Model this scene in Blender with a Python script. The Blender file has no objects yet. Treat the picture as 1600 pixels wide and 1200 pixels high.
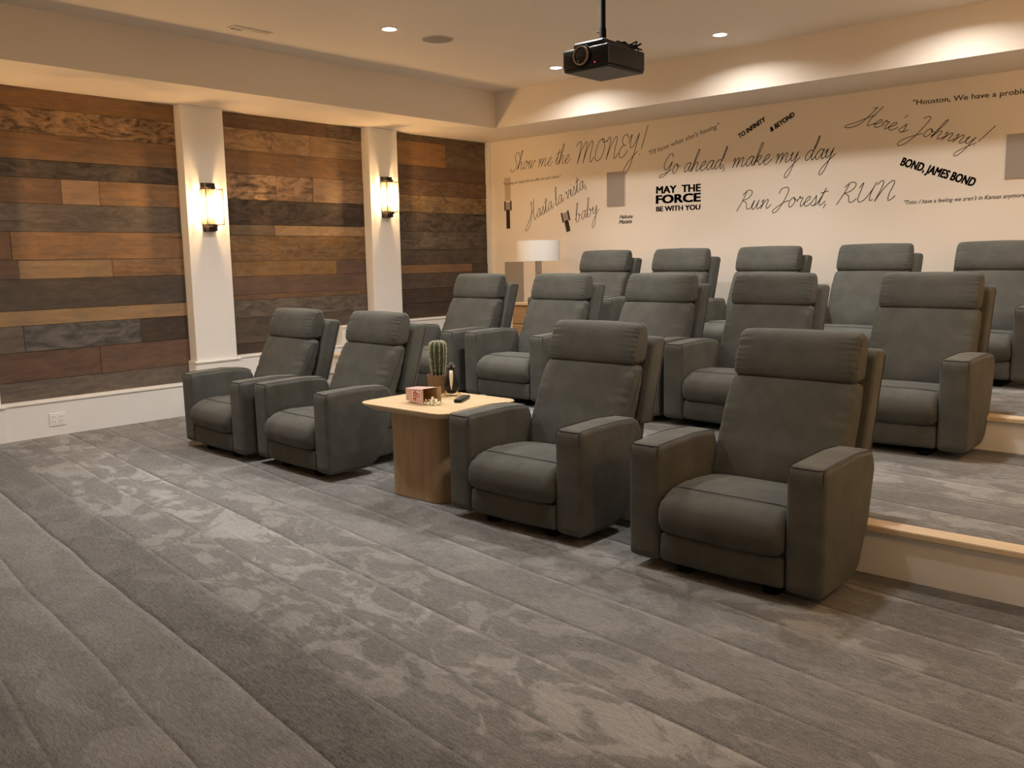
import bpy, bmesh, math, random
from mathutils import Vector, Matrix, noise
random.seed(7)
C = bpy.context.scene.collection
scene = bpy.context.scene
R = math.radians

# ------------------------------------------------------------------ camera, world, exposure, lamps
cam_d = bpy.data.cameras.new('camera'); cam = bpy.data.objects.new('camera', cam_d); C.objects.link(cam)
cam_d.sensor_width = 36.0; cam_d.lens = 1386.03 / 1600 * 36.0; cam_d.clip_start = 0.02
right = Vector((0.744, 0.668, -0.018)); down = Vector((0.080, -0.117, -0.990)); fwd = Vector((-0.663, 0.735, -0.140))
fwd.normalize(); right = (right - right.dot(fwd) * fwd).normalized(); down = fwd.cross(right)
M3 = Matrix((right, -down, -fwd)).transposed()
cam.matrix_world = Matrix.Translation((0, 0, 1.3)) @ M3.to_4x4()
scene.camera = cam

scene.view_settings.view_transform = 'Standard'
scene.view_settings.look = 'None'
scene.view_settings.gamma = 1.0
scene.view_settings.use_curve_mapping = False
scene.view_settings.exposure = 0.0
world = bpy.data.worlds.new('world'); scene.world = world; world.use_nodes = True
world.node_tree.nodes['Background'].inputs[0].default_value = (0.5, 0.45, 0.4, 1)
world.node_tree.nodes['Background'].inputs[1].default_value = 0.01

ZC = 2.988          # tray ceiling
ZS = 2.636          # soffit
XL = -7.188         # column faces / left wall line
XP = -7.30          # wood panel faces
YB = 7.73           # back wall
XM = -3.50          # centre line of the room
XR = 2 * XM + 7.33  # right wall
YF = -2.60          # front wall
TX0, TX1, TY0, TY1 = -6.43, -0.57, -1.80, 6.95   # tray opening
DL_COL = (1.0, 0.96, 0.92)
DL_X = (-5.207, -3.573, -1.935)
DL_Y = {6.438: (19.0, 19.0, 18.0), 4.496: (28.0, 27.0, 19.0), 2.55: (28.0, 14.0, 8.0), 0.60: (0.6, 0.2, 0.1)}   # watts per lamp; the rows are dimmed separately
BULB_COL = (1.0, 0.60, 0.27)
BULB_E = 880.0

# ------------------------------------------------------------------ materials
def mat(name):
    m = bpy.data.materials.new(name); m.use_nodes = True
    nt = m.node_tree; b = nt.nodes['Principled BSDF']
    return m, nt, b
def N(nt, t, **kw):
    n = nt.nodes.new(t)
    for k, v in kw.items(): setattr(n, k, v)
    return n
def L(nt, a, b): nt.links.new(a, b)
def setin(n, **kw):
    for k, v in kw.items(): n.inputs[k.replace('_', ' ')].default_value = v
def simple(name, col, rough=0.5, metal=0.0, spec=0.5, noise_amt=0.06, noise_scale=30, bump=0.0, bump_scale=200, emit=None, estr=0):
    m, nt, b = mat(name)
    tc = N(nt, 'ShaderNodeTexCoord'); nz = N(nt, 'ShaderNodeTexNoise'); setin(nz, Scale=noise_scale, Detail=3.0)
    L(nt, tc.outputs['Object'], nz.inputs['Vector'])
    mx = N(nt, 'ShaderNodeMix', data_type='RGBA')
    lo = [c * (1 - noise_amt) for c in col] + [1]; hi = [min(1, c * (1 + noise_amt)) for c in col] + [1]
    mx.inputs[6].default_value = lo; mx.inputs[7].default_value = hi
    L(nt, nz.outputs['Fac'], mx.inputs[0]); L(nt, mx.outputs[2], b.inputs['Base Color'])
    b.inputs['Roughness'].default_value = rough; b.inputs['Metallic'].default_value = metal
    b.inputs['Specular IOR Level'].default_value = spec
    if bump:
        n2 = N(nt, 'ShaderNodeTexNoise'); setin(n2, Scale=bump_scale, Detail=2.0); L(nt, tc.outputs['Object'], n2.inputs['Vector'])
        bp = N(nt, 'ShaderNodeBump'); setin(bp, Strength=bump, Distance=0.002); L(nt, n2.outputs['Fac'], bp.inputs['Height']); L(nt, bp.outputs['Normal'], b.inputs['Normal'])
    if emit:
        b.inputs['Emission Color'].default_value = (*emit, 1); b.inputs['Emission Strength'].default_value = estr
    return m
M = {}
M['paint'] = simple('wall_paint', (0.86, 0.78, 0.675), 0.7, spec=0.25, noise_amt=0.02, noise_scale=3, bump=0.12, bump_scale=350)
M['ceil'] = simple('ceiling_paint', (0.82, 0.74, 0.64), 0.75, spec=0.2, noise_amt=0.02, noise_scale=3, bump=0.1, bump_scale=350)
M['trim'] = simple('trim_paint', (0.86, 0.84, 0.80), 0.4, spec=0.45, noise_amt=0.015, noise_scale=4)
M['grille'] = simple('speaker_grille', (0.37, 0.33, 0.29), 0.8, spec=0.2, noise_amt=0.05, noise_scale=300, bump=0.3, bump_scale=900)
M['black'] = simple('black_plastic', (0.007, 0.007, 0.007), 0.42, spec=0.35)
M['blackmat'] = simple('black_matte', (0.006, 0.006, 0.006), 0.85, spec=0.1)
M['bronze'] = simple('dark_bronze', (0.022, 0.016, 0.012), 0.55, spec=0.3)
M['decal'] = simple('black_vinyl', (0.02, 0.016, 0.012), 0.6, spec=0.2)
M['decal_grey'] = simple('grey_vinyl', (0.16, 0.13, 0.10), 0.6, spec=0.2)
M['decal_brown'] = simple('brown_vinyl', (0.045, 0.025, 0.016), 0.6, spec=0.2)
M['decal_beam'] = simple('pale_vinyl', (0.58, 0.48, 0.36), 0.6, spec=0.2)
M['chrome'] = simple('chrome', (0.6, 0.6, 0.6), 0.15, metal=1.0)
M['gold'] = simple('brass', (0.62, 0.44, 0.2), 0.3, metal=0.9)
M['cream'] = simple('cream_enamel', (0.8, 0.70, 0.5), 0.35)
M['shade'] = simple('linen_shade', (0.80, 0.78, 0.74), 0.85, spec=0.1, noise_amt=0.05, noise_scale=120, bump=0.2, bump_scale=500)
M['pole'] = simple('lamp_pole', (0.33, 0.26, 0.19), 0.6)
M['terracotta'] = simple('clay_pot', (0.20, 0.125, 0.07), 0.8, noise_amt=0.15, bump=0.2)
M['soil'] = simple('soil', (0.04, 0.028, 0.02), 0.95, noise_amt=0.3, noise_scale=200, bump=0.6)
M['cactus'] = simple('cactus_skin', (0.035, 0.055, 0.022), 0.6, noise_amt=0.2)
M['spine'] = simple('cactus_spines', (0.62, 0.60, 0.45), 0.8)
M['card_white'] = simple('white_card', (0.82, 0.74, 0.66), 0.6)
M['card_red'] = simple('red_print', (0.55, 0.06, 0.045), 0.6)
M['kraft'] = simple('kraft_card', (0.50, 0.33, 0.17), 0.7)
M['popcorn'] = simple('popcorn', (0.86, 0.78, 0.55), 0.8, noise_amt=0.15, noise_scale=90, bump=0.4, bump_scale=150)
M['button'] = simple('rubber_button', (0.09, 0.09, 0.09), 0.6)
M['socket'] = simple('outlet_slot', (0.20, 0.18, 0.16), 0.5)
M['red_led'] = simple('red_led', (0.4, 0.01, 0.03), 0.4, emit=(1.0, 0.03, 0.10), estr=1.5)
M['lens'] = simple('lens_glass', (0.006, 0.006, 0.009), 0.06, spec=0.8)
M['lensring'] = simple('lens_ring', (0.42, 0.33, 0.26), 0.3, metal=0.7)
M['candle'] = simple('candle_socket', (0.55, 0.38, 0.20), 0.6)
def emis(name, col, s):
    m = bpy.data.materials.new(name); m.use_nodes = True; nt = m.node_tree
    nt.nodes.remove(nt.nodes['Principled BSDF']); e = N(nt, 'ShaderNodeEmission')
    e.inputs[0].default_value = (*col, 1); e.inputs[1].default_value = s
    L(nt, e.outputs[0], nt.nodes['Material Output'].inputs[0]); return m
M['bulb'] = emis('warm_bulb', BULB_COL, BULB_E)
M['dl_glow'] = emis('downlight_glow', (1.0, 0.95, 0.88), 12.0)
def glass():
    m = bpy.data.materials.new('clear_glass'); m.use_nodes = True; nt = m.node_tree
    nt.nodes.remove(nt.nodes['Principled BSDF'])
    t = N(nt, 'ShaderNodeBsdfTransparent'); t.inputs[0].default_value = (0.96, 0.95, 0.92, 1)
    g = N(nt, 'ShaderNodeBsdfGlossy'); g.inputs['Roughness'].default_value = 0.08
    nz = N(nt, 'ShaderNodeTexNoise'); setin(nz, Scale=60.0); bp = N(nt, 'ShaderNodeBump'); setin(bp, Strength=0.15)
    L(nt, nz.outputs['Fac'], bp.inputs['Height']); L(nt, bp.outputs['Normal'], g.inputs['Normal'])
    tr = N(nt, 'ShaderNodeBsdfTranslucent'); tr.inputs[0].default_value = (0.9, 0.86, 0.78, 1)
    m2 = N(nt, 'ShaderNodeMixShader'); m2.inputs[0].default_value = 0.035; L(nt, t.outputs[0], m2.inputs[1]); L(nt, tr.outputs[0], m2.inputs[2])
    mx = N(nt, 'ShaderNodeMixShader'); mx.inputs[0].default_value = 0.05
    L(nt, m2.outputs[0], mx.inputs[1]); L(nt, g.outputs[0], mx.inputs[2]); L(nt, mx.outputs[0], nt.nodes['Material Output'].inputs[0])
    return m
M['glass'] = glass()

def fabric():
    m, nt, b = mat('charcoal_fabric')
    tc = N(nt, 'ShaderNodeTexCoord')
    n1 = N(nt, 'ShaderNodeTexNoise'); setin(n1, Scale=7.0, Detail=4.0, Roughness=0.6); L(nt, tc.outputs['Object'], n1.inputs['Vector'])
    n2 = N(nt, 'ShaderNodeTexNoise'); setin(n2, Scale=420.0, Detail=1.0); L(nt, tc.outputs['Object'], n2.inputs['Vector'])
    ad = N(nt, 'ShaderNodeMath', operation='MULTIPLY_ADD'); ad.inputs[1].default_value = 0.45
    L(nt, n2.outputs['Fac'], ad.inputs[0]); L(nt, n1.outputs['Fac'], ad.inputs[2])
    cr = N(nt, 'ShaderNodeValToRGB'); cr.color_ramp.elements[0].position = 0.35; cr.color_ramp.elements[1].position = 1.05
    cr.color_ramp.elements[0].color = (0.047, 0.0475, 0.041, 1); cr.color_ramp.elements[1].color = (0.100, 0.100, 0.086, 1)
    L(nt, ad.outputs[0], cr.inputs[0]); L(nt, cr.outputs[0], b.inputs['Base Color'])
    b.inputs['Roughness'].default_value = 0.85; b.inputs['Specular IOR Level'].default_value = 0.25
    b.inputs['Sheen Weight'].default_value = 0.12; b.inputs['Sheen Roughness'].default_value = 0.5; b.inputs['Sheen Tint'].default_value = (0.6, 0.56, 0.5, 1)
    bp = N(nt, 'ShaderNodeBump'); setin(bp, Strength=0.35, Distance=0.0015)
    L(nt, n2.outputs['Fac'], bp.inputs['Height']); L(nt, bp.outputs['Normal'], b.inputs['Normal'])
    return m
M['fabric'] = fabric()
M['seam'] = simple('seam_thread', (0.030, 0.028, 0.023), 0.9, spec=0.1)

def carpet():
    m, nt, b = mat('grey_carpet')
    geo = N(nt, 'ShaderNodeNewGeometry')
    mp = N(nt, 'ShaderNodeMapping'); mp.inputs['Rotation'].default_value = (0, 0, R(7))
    L(nt, geo.outputs['Position'], mp.inputs['Vector'])
    # waviness of the vacuum tracks
    wz = N(nt, 'ShaderNodeTexNoise'); setin(wz, Scale=0.9, Detail=2.0); L(nt, mp.outputs[0], wz.inputs['Vector'])
    sep = N(nt, 'ShaderNodeSeparateXYZ'); L(nt, mp.outputs[0], sep.inputs[0])
    def mth(op, a, b_, c=None):
        n = N(nt, 'ShaderNodeMath', operation=op)
        for i, v in enumerate((a, b_, c)):
            if v is None: continue
            if isinstance(v, (int, float)): n.inputs[i].default_value = v
            else: L(nt, v, n.inputs[i])
        return n.outputs[0]
    v = mth('MULTIPLY_ADD', wz.outputs['Fac'], 0.07, sep.outputs['Y'])
    vs = mth('DIVIDE', v, 0.27)
    fl = mth('FLOOR', vs, 0); fr = mth('FRACT', vs, 0)
    wn = N(nt, 'ShaderNodeTexWhiteNoise', noise_dimensions='1D'); L(nt, fl, wn.inputs['W'])
    # brushed patches inside each track
    comb = N(nt, 'ShaderNodeCombineXYZ'); L(nt, mth('MULTIPLY', sep.outputs['X'], 1.9), comb.inputs[0]); L(nt, mth('MULTIPLY', sep.outputs['Y'], 3.0), comb.inputs[1]); L(nt, mth('MULTIPLY', fl, 3.7), comb.inputs[2])
    p1 = N(nt, 'ShaderNodeTexNoise'); setin(p1, Scale=1.9, Detail=8.0, Roughness=0.6, Distortion=0.8); L(nt, comb.outputs[0], p1.inputs['Vector'])
    r1 = N(nt, 'ShaderNodeValToRGB'); r1.color_ramp.elements[0].position = 0.50; r1.color_ramp.elements[1].position = 0.555
    L(nt, p1.outputs['Fac'], r1.inputs[0])
    p2 = N(nt, 'ShaderNodeTexNoise'); setin(p2, Scale=2.2, Detail=4.0, Roughness=0.6, Distortion=0.8); L(nt, comb.outputs[0], p2.inputs['Vector'])
    # track borders: a thin dark and a thin pale line
    dk = N(nt, 'ShaderNodeValToRGB'); e = dk.color_ramp.elements; e[0].position = 0.0; e[0].color = (0, 0, 0, 1); e[1].position = 0.10; e[1].color = (1, 1, 1, 1); L(nt, fr, dk.inputs[0])
    pl = N(nt, 'ShaderNodeValToRGB'); e = pl.color_ramp.elements; e[0].position = 0.90; e[0].color = (0, 0, 0, 1); e[1].position = 0.97; e[1].color = (1, 1, 1, 1); L(nt, fr, pl.inputs[0])
    pm = N(nt, 'ShaderNodeValToRGB'); e = pm.color_ramp.elements; e[0].position = 0.38; e[0].color = (0, 0, 0, 1); e[1].position = 0.44; e[1].color = (1, 1, 1, 1); x_ = e.new(0.47); x_.color = (0, 0, 0, 1); L(nt, fr, pm.inputs[0])
    # tufts
    t1 = N(nt, 'ShaderNodeTexNoise'); setin(t1, Scale=170.0, Detail=3.0); L(nt, geo.outputs['Position'], t1.inputs['Vector'])
    cr = N(nt, 'ShaderNodeCombineXYZ'); L(nt, mth('MULTIPLY', sep.outputs['X'], 28.0), cr.inputs[0]); L(nt, mth('MULTIPLY', sep.outputs['Y'], 95.0), cr.inputs[1])
    t2 = N(nt, 'ShaderNodeTexNoise'); setin(t2, Scale=1.0, Detail=1.5); L(nt, cr.outputs[0], t2.inputs['Vector'])
    val = mth('MULTIPLY_ADD', wn.outputs['Value'], 0.20, 0.30)
    wn2 = N(nt, 'ShaderNodeTexWhiteNoise', noise_dimensions='1D'); L(nt, mth('ADD', fl, 37.3), wn2.inputs['W'])
    val = mth('MULTIPLY_ADD', mth('MULTIPLY', r1.outputs[0], mth('MULTIPLY_ADD', wn2.outputs['Value'], 0.24, 0.06)), 1.0, val)
    val = mth('MULTIPLY_ADD', mth('SUBTRACT', p2.outputs['Fac'], 0.5), 0.30, val)
    lm = mth('MULTIPLY', p2.outputs['Fac'], 2.0)
    val = mth('MULTIPLY_ADD', mth('MULTIPLY', mth('SUBTRACT', 1.0, dk.outputs[0]), lm), -0.17, val)
    val = mth('MULTIPLY_ADD', mth('MULTIPLY', pl.outputs[0], lm), 0.14, val)
    val = mth('MULTIPLY_ADD', mth('MULTIPLY', pm.outputs[0], mth('MULTIPLY', wn2.outputs['Value'], lm)), 0.11, val)
    val = mth('MULTIPLY_ADD', mth('SUBTRACT', t1.outputs['Fac'], 0.5), 0.75, val)
    val = mth('MULTIPLY_ADD', mth('SUBTRACT', t2.outputs['Fac'], 0.5), 0.45, val)
    ramp = N(nt, 'ShaderNodeValToRGB'); e = ramp.color_ramp.elements
    e[0].position = 0.0; e[0].color = (0.030, 0.0295, 0.029, 1); e[1].position = 1.0; e[1].color = (0.37, 0.368, 0.355, 1)
    L(nt, val, ramp.inputs[0]); L(nt, ramp.outputs[0], b.inputs['Base Color'])
    b.inputs['Roughness'].default_value = 0.95; b.inputs['Specular IOR Level'].default_value = 0.1
    b.inputs['Sheen Weight'].default_value = 0.15; b.inputs['Sheen Roughness'].default_value = 0.4
    bp = N(nt, 'ShaderNodeBump'); setin(bp, Strength=0.5, Distance=0.006)
    L(nt, mth('ADD', t1.outputs['Fac'], t2.outputs['Fac']), bp.inputs['Height']); L(nt, bp.outputs['Normal'], b.inputs['Normal'])
    return m
M['carpet'] = carpet()

def oak(name, c0, c1, axis='X', rough=0.5, spec=0.4):
    m, nt, b = mat(name)
    tc = N(nt, 'ShaderNodeTexCoord'); mp = N(nt, 'ShaderNodeMapping')
    mp.inputs['Scale'].default_value = {'X': (1.2, 18, 18), 'Y': (18, 1.2, 18), 'Z': (18, 18, 1.2)}[axis]
    L(nt, tc.outputs['Object'], mp.inputs[0])
    n1 = N(nt, 'ShaderNodeTexNoise'); setin(n1, Scale=2.0, Detail=6.0, Roughness=0.6, Distortion=0.6); L(nt, mp.outputs[0], n1.inputs['Vector'])
    cr = N(nt, 'ShaderNodeValToRGB'); e = cr.color_ramp.elements; e[0].position = 0.3; e[0].color = (*c0, 1); e[1].position = 0.7; e[1].color = (*c1, 1)
    L(nt, n1.outputs['Fac'], cr.inputs[0]); L(nt, cr.outputs[0], b.inputs['Base Color'])
    b.inputs['Roughness'].default_value = rough; b.inputs['Specular IOR Level'].default_value = spec
    return m
M['oak_top'] = oak('pale_oak', (0.50, 0.36, 0.19), (0.64, 0.48, 0.28), 'X')
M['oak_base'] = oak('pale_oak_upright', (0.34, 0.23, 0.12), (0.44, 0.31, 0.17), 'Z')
M['oak_cab'] = oak('honey_oak', (0.30, 0.16, 0.07), (0.42, 0.25, 0.11), 'X')
M['nosing'] = oak('step_nosing', (0.64, 0.50, 0.33), (0.76, 0.62, 0.44), 'X')

def barnwood():
    m, nt, b = mat('reclaimed_wood')
    at = N(nt, 'ShaderNodeAttribute', attribute_name='plank_col'); pr = N(nt, 'ShaderNodeAttribute', attribute_name='plank_par')
    sp = N(nt, 'ShaderNodeSeparateColor'); L(nt, pr.outputs['Color'], sp.inputs[0])
    geo = N(nt, 'ShaderNodeNewGeometry'); sx = N(nt, 'ShaderNodeSeparateXYZ'); L(nt, geo.outputs['Position'], sx.inputs[0])
    def mth(op, a, b_=0, c=None):
        n = N(nt, 'ShaderNodeMath', operation=op)
        for i, v in enumerate((a, b_, c)):
            if v is None: continue
            if isinstance(v, (int, float)): n.inputs[i].default_value = v
            else: L(nt, v, n.inputs[i])
        return n.outputs[0]
    off = mth('MULTIPLY', sp.outputs[0], 50.0)
    def vec(sy, sz):
        c = N(nt, 'ShaderNodeCombineXYZ'); L(nt, mth('MULTIPLY_ADD', sx.outputs['Y'], sy, off), c.inputs[0]); L(nt, mth('MULTIPLY_ADD', sx.outputs['Z'], sz, off), c.inputs[1]); L(nt, off, c.inputs[2]); return c.outputs[0]
    g1 = N(nt, 'ShaderNodeTexNoise'); setin(g1, Scale=1.0, Detail=8.0, Roughness=0.65, Distortion=0.5); L(nt, vec(2.2, 36.0), g1.inputs['Vector'])
    g2 = N(nt, 'ShaderNodeTexNoise'); setin(g2, Scale=1.0, Detail=5.0, Roughness=0.6, Distortion=1.2); L(nt, vec(3.2, 8.0), g2.inputs['Vector'])
    g3 = N(nt, 'ShaderNodeTexNoise'); setin(g3, Scale=1.0, Detail=6.0, Roughness=0.7, Distortion=1.6); L(nt, vec(4.6, 11.0), g3.inputs['Vector'])
    # broad + fine grain
    f = mth('MULTIPLY_ADD', mth('SUBTRACT', g1.outputs['Fac'], 0.5), 0.8, 1.0)
    f = mth('MULTIPLY_ADD', mth('SUBTRACT', g2.outputs['Fac'], 0.5), 0.9, f)
    # worn mottling on some planks
    r3 = N(nt, 'ShaderNodeValToRGB'); e = r3.color_ramp.elements; e[0].position = 0.38; e[0].color = (0, 0, 0, 1); e[1].position = 0.62; e[1].color = (1, 1, 1, 1); L(nt, g3.outputs['Fac'], r3.inputs[0])
    mo = mth('MULTIPLY', mth('SUBTRACT', r3.outputs[0], 0.55), sp.outputs[1])
    f = mth('MULTIPLY_ADD', mo, 1.15, f)
    f = mth('MAXIMUM', f, 0.12)
    vm = N(nt, 'ShaderNodeVectorMath', operation='SCALE'); L(nt, at.outputs['Color'], vm.inputs[0]); L(nt, f, vm.inputs['Scale'])
    # hue drift between brown and grey along the board
    hs = N(nt, 'ShaderNodeHueSaturation'); L(nt, vm.outputs[0], hs.inputs['Color'])
    L(nt, mth('MULTIPLY_ADD', g2.outputs['Fac'], 0.6, 0.72), hs.inputs['Saturation'])
    # cracks
    k = N(nt, 'ShaderNodeTexNoise'); setin(k, Scale=1.0, Detail=3.0, Roughness=0.5, Distortion=0.4); L(nt, vec(1.1, 26.0), k.inputs['Vector'])
    kr = N(nt, 'ShaderNodeValToRGB'); e = kr.color_ramp.elements; e[0].position = 0.26; e[0].color = (0.35, 0.35, 0.35, 1); e[1].position = 0.33; e[1].color = (1, 1, 1, 1); L(nt, k.outputs['Fac'], kr.inputs[0])
    mu = N(nt, 'ShaderNodeMix', data_type='RGBA', blend_type='MULTIPLY'); mu.inputs[0].default_value = 1.0
    L(nt, hs.outputs[0], mu.inputs[6]); L(nt, kr.outputs[0], mu.inputs[7]); L(nt, mu.outputs[2], b.inputs['Base Color'])
    b.inputs['Roughness'].default_value = 0.65; b.inputs['Specular IOR Level'].default_value = 0.3
    bp = N(nt, 'ShaderNodeBump'); setin(bp, Strength=0.35, Distance=0.004); L(nt, g1.outputs['Fac'], bp.inputs['Height']); L(nt, bp.outputs['Normal'], b.inputs['Normal'])
    return m
M['barn'] = barnwood()

# ------------------------------------------------------------------ mesh helpers
def obj(name, bm, m, parent=None, smooth=False, angle=None):
    me = bpy.data.meshes.new(name); bm.normal_update(); bm.to_mesh(me); bm.free()
    o = bpy.data.objects.new(name, me); C.objects.link(o)
    for mm in (m if isinstance(m, (list, tuple)) else [m]): me.materials.append(M[mm] if isinstance(mm, str) else mm)
    if smooth:
        for p in me.polygons: p.use_smooth = True
        if angle is not None:
            try: me.set_sharp_from_angle(angle=R(angle))
            except Exception: pass
    if parent: o.parent = parent
    return o
def thing(name, label, cat, loc=(0, 0, 0), rotz=0, group=None):
    o = bpy.data.objects.new(name, None); C.objects.link(o); o.empty_display_size = 0.1
    o.location = loc; o.rotation_euler = (0, 0, rotz); o['label'] = label; o['category'] = cat
    if group: o['group'] = group
    return o
def tag(o, label, cat, group=None):
    o['label'] = label; o['category'] = cat
    if group: o['group'] = group
    return o
def struct(name, bm, m, label=None, **kw):
    o = obj(name, bm, m, **kw); o['kind'] = 'structure'
    if label: o['label'] = label
    return o
def box(bm, x0, x1, y0, y1, z0, z1, bev=0.0, seg=2, mi=0):
    vs = [bm.verts.new(p) for p in ((x0, y0, z0), (x1, y0, z0), (x1, y1, z0), (x0, y1, z0), (x0, y0, z1), (x1, y0, z1), (x1, y1, z1), (x0, y1, z1))]
    fs = [bm.faces.new([vs[i] for i in q]) for q in ((0, 3, 2, 1), (4, 5, 6, 7), (0, 1, 5, 4), (1, 2, 6, 5), (2, 3, 7, 6), (3, 0, 4, 7))]
    for f in fs: f.material_index = mi
    if bev > 0:
        es = list({e for f in fs for e in f.edges})
        bmesh.ops.bevel(bm, geom=es, offset=bev, segments=seg, profile=0.5, affect='EDGES', clamp_overlap=True)
    return vs
def frame_of(d):
    d = d.normalized(); a = Vector((0, 0, 1)) if abs(d.z) < 0.9 else Vector((1, 0, 0))
    u = d.cross(a).normalized(); return u, d.cross(u).normalized()
def tube(bm, pts, r, n=8, cap=True):
    pts = [Vector(p) for p in pts]; rings = []
    u = None
    for i, p in enumerate(pts):
        d = (pts[min(i + 1, len(pts) - 1)] - pts[max(i - 1, 0)])
        if d.length < 1e-9: d = Vector((0, 0, 1))
        d.normalize()
        if u is None: u, w = frame_of(d)
        else:
            u = (u - u.dot(d) * d)
            if u.length < 1e-6: u, w = frame_of(d)
            u.normalize(); w = d.cross(u)
        rr = r[i] if isinstance(r, (list, tuple)) else r
        rings.append([bm.verts.new(p + rr * (math.cos(2 * math.pi * k / n) * u + math.sin(2 * math.pi * k / n) * w)) for k in range(n)])
    for a, b in zip(rings, rings[1:]):
        for k in range(n): bm.faces.new((a[k], a[(k + 1) % n], b[(k + 1) % n], b[k]))
    if cap:
        bm.faces.new(rings[0][::-1]); bm.faces.new(rings[-1])
def lathe(bm, prof, n=24, c=(0, 0, 0), axis='Z', cap=True, mi=0):
    rings = []
    for r, h in prof:
        ring = []
        for k in range(n):
            a = 2 * math.pi * k / n; x, y = r * math.cos(a), r * math.sin(a)
            p = {'Z': (x, y, h), 'Y': (x, h, y), 'X': (h, x, y)}[axis]
            ring.append(bm.verts.new((p[0] + c[0], p[1] + c[1], p[2] + c[2])))
        rings.append(ring)
    fs = []
    for a, b in zip(rings, rings[1:]):
        for k in range(n): fs.append(bm.faces.new((a[k], a[(k + 1) % n], b[(k + 1) % n], b[k])))
    if cap:
        fs.append(bm.faces.new(rings[0][::-1])); fs.append(bm.faces.new(rings[-1]))
    for f in fs: f.material_index = mi
    bmesh.ops.recalc_face_normals(bm, faces=fs)
def catmull(P, n, closed=True):
    out = []; K = len(P); rng = K if closed else K - 1
    for i in range(rng):
        g = (lambda j: P[j % K]) if closed else (lambda j: P[max(0, min(K - 1, j))])
        p0, p1, p2, p3 = g(i - 1), g(i), g(i + 1), g(i + 2)
        for s in range(n):
            t = s / n
            out.append(tuple(0.5 * (2 * b + (c - a) * t + (2 * a - 5 * b + 4 * c - d) * t * t + (-a + 3 * b - 3 * c + d) * t ** 3) for a, b, c, d in zip(p0, p1, p2, p3)))
    if not closed: out.append(tuple(P[-1]))
    return out
def resample(P, n, closed=True):
    Q = P + [P[0]] if closed else P
    ds = [0]
    for a, b in zip(Q, Q[1:]): ds.append(ds[-1] + math.dist(a, b))
    T = ds[-1]; out = []; j = 0
    for i in range(n):
        s = T * i / (n if closed else n - 1)
        while j < len(ds) - 2 and ds[j + 1] < s: j += 1
        t = (s - ds[j]) / max(1e-9, ds[j + 1] - ds[j])
        out.append(tuple(a + (b - a) * t for a, b in zip(Q[j], Q[j + 1])))
    return out
def round_poly(P, r, seg=5):
    """corner-rounded closed polygon; r is one radius or one per corner"""
    out = []; K = len(P)
    for i in range(K):
        p = Vector(P[i]); a = Vector(P[i - 1]) - p; b = Vector(P[(i + 1) % K]) - p
        rr = r[i] if isinstance(r, (list, tuple)) else r
        la, lb = a.length, b.length; a.normalize(); b.normalize()
        ang = a.angle(b); d = min(rr / math.tan(ang / 2), la * 0.48, lb * 0.48)
        p0 = p + a * d; p1 = p + b * d
        for k in range(seg + 1):
            t = k / seg; out.append(tuple((1 - t) ** 2 * p0 + 2 * t * (1 - t) * p + t * t * p1))
    return out
def cushion(bm, prof, xa, xb, r, nx=15, nseg=7, npt=64, wr=0.0, wr_freq=16, puff=0.0, seed=0.0, edge_len=0.10, smooth_prof=True):
    """closed (y,z) profile swept along x, rounded at both ends by radius r, gathered wrinkles towards the ends, faces puffed out"""
    P = resample(catmull(prof, 10) if smooth_prof else prof, npt)
    area = sum(a[0] * b[1] - b[0] * a[1] for a, b in zip(P, P[1:] + P[:1]))
    nor = []
    for i in range(npt):
        a = P[i - 1]; b = P[(i + 1) % npt]; t = Vector((b[0] - a[0], b[1] - a[1])).normalized()
        nrm = Vector((t.y, -t.x)); nor.append(nrm if area > 0 else -nrm)
    cx = sum(p[0] for p in P) / npt; cz = sum(p[1] for p in P) / npt
    h = (xb - xa) / 2; mx = (xa + xb) / 2
    xs = []
    for k in range(nseg + 1):
        a = math.pi / 2 * k / nseg; xs.append(-h + r * (1 - math.sin(a + 0) if False else r and (1 - math.cos(a)) ) if False else -h + r * (1 - math.cos(a)))
    inner = [-(h - r) + 2 * (h - r) * k / nx for k in range(1, nx)]
    xs = xs + inner + [-x for x in reversed(xs)]
    rings = []
    for x in xs:
        e = abs(x) - (h - r)
        inset = r * (1 - math.sqrt(max(0, 1 - (e / r) ** 2))) if e > 0 and r > 0 else 0.0
        edge = max(0.0, 1 - (h - abs(x)) / edge_len)
        pf = puff * (1 - (abs(x) / h) ** 2)
        ring = []
        for i, (p, nv) in enumerate(zip(P, nor)):
            o = pf - inset
            if wr and e <= r * 0.96:
                o -= wr * edge * abs(noise.noise(Vector((i / npt * wr_freq * 2.2 + seed, math.copysign(3, x), x * 5)))) * 1.6
            if wr: o += 0.0025 * noise.noise(Vector((x * 7 + seed, p[0] * 9, p[1] * 9)))
            y, z = p[0] + nv.x * o, p[1] + nv.y * o
            ring.append(bm.verts.new((mx + x, y, z)))
        rings.append(ring)
    fs = []
    for a, b in zip(rings, rings[1:]):
        for k in range(npt): fs.append(bm.faces.new((a[k], a[(k + 1) % npt], b[(k + 1) % npt], b[k])))
    fs.append(bm.faces.new(rings[0][::-1])); fs.append(bm.faces.new(rings[-1]))
    bmesh.ops.recalc_face_normals(bm, faces=fs)
    return P
def newbm(): return bmesh.new()

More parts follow.
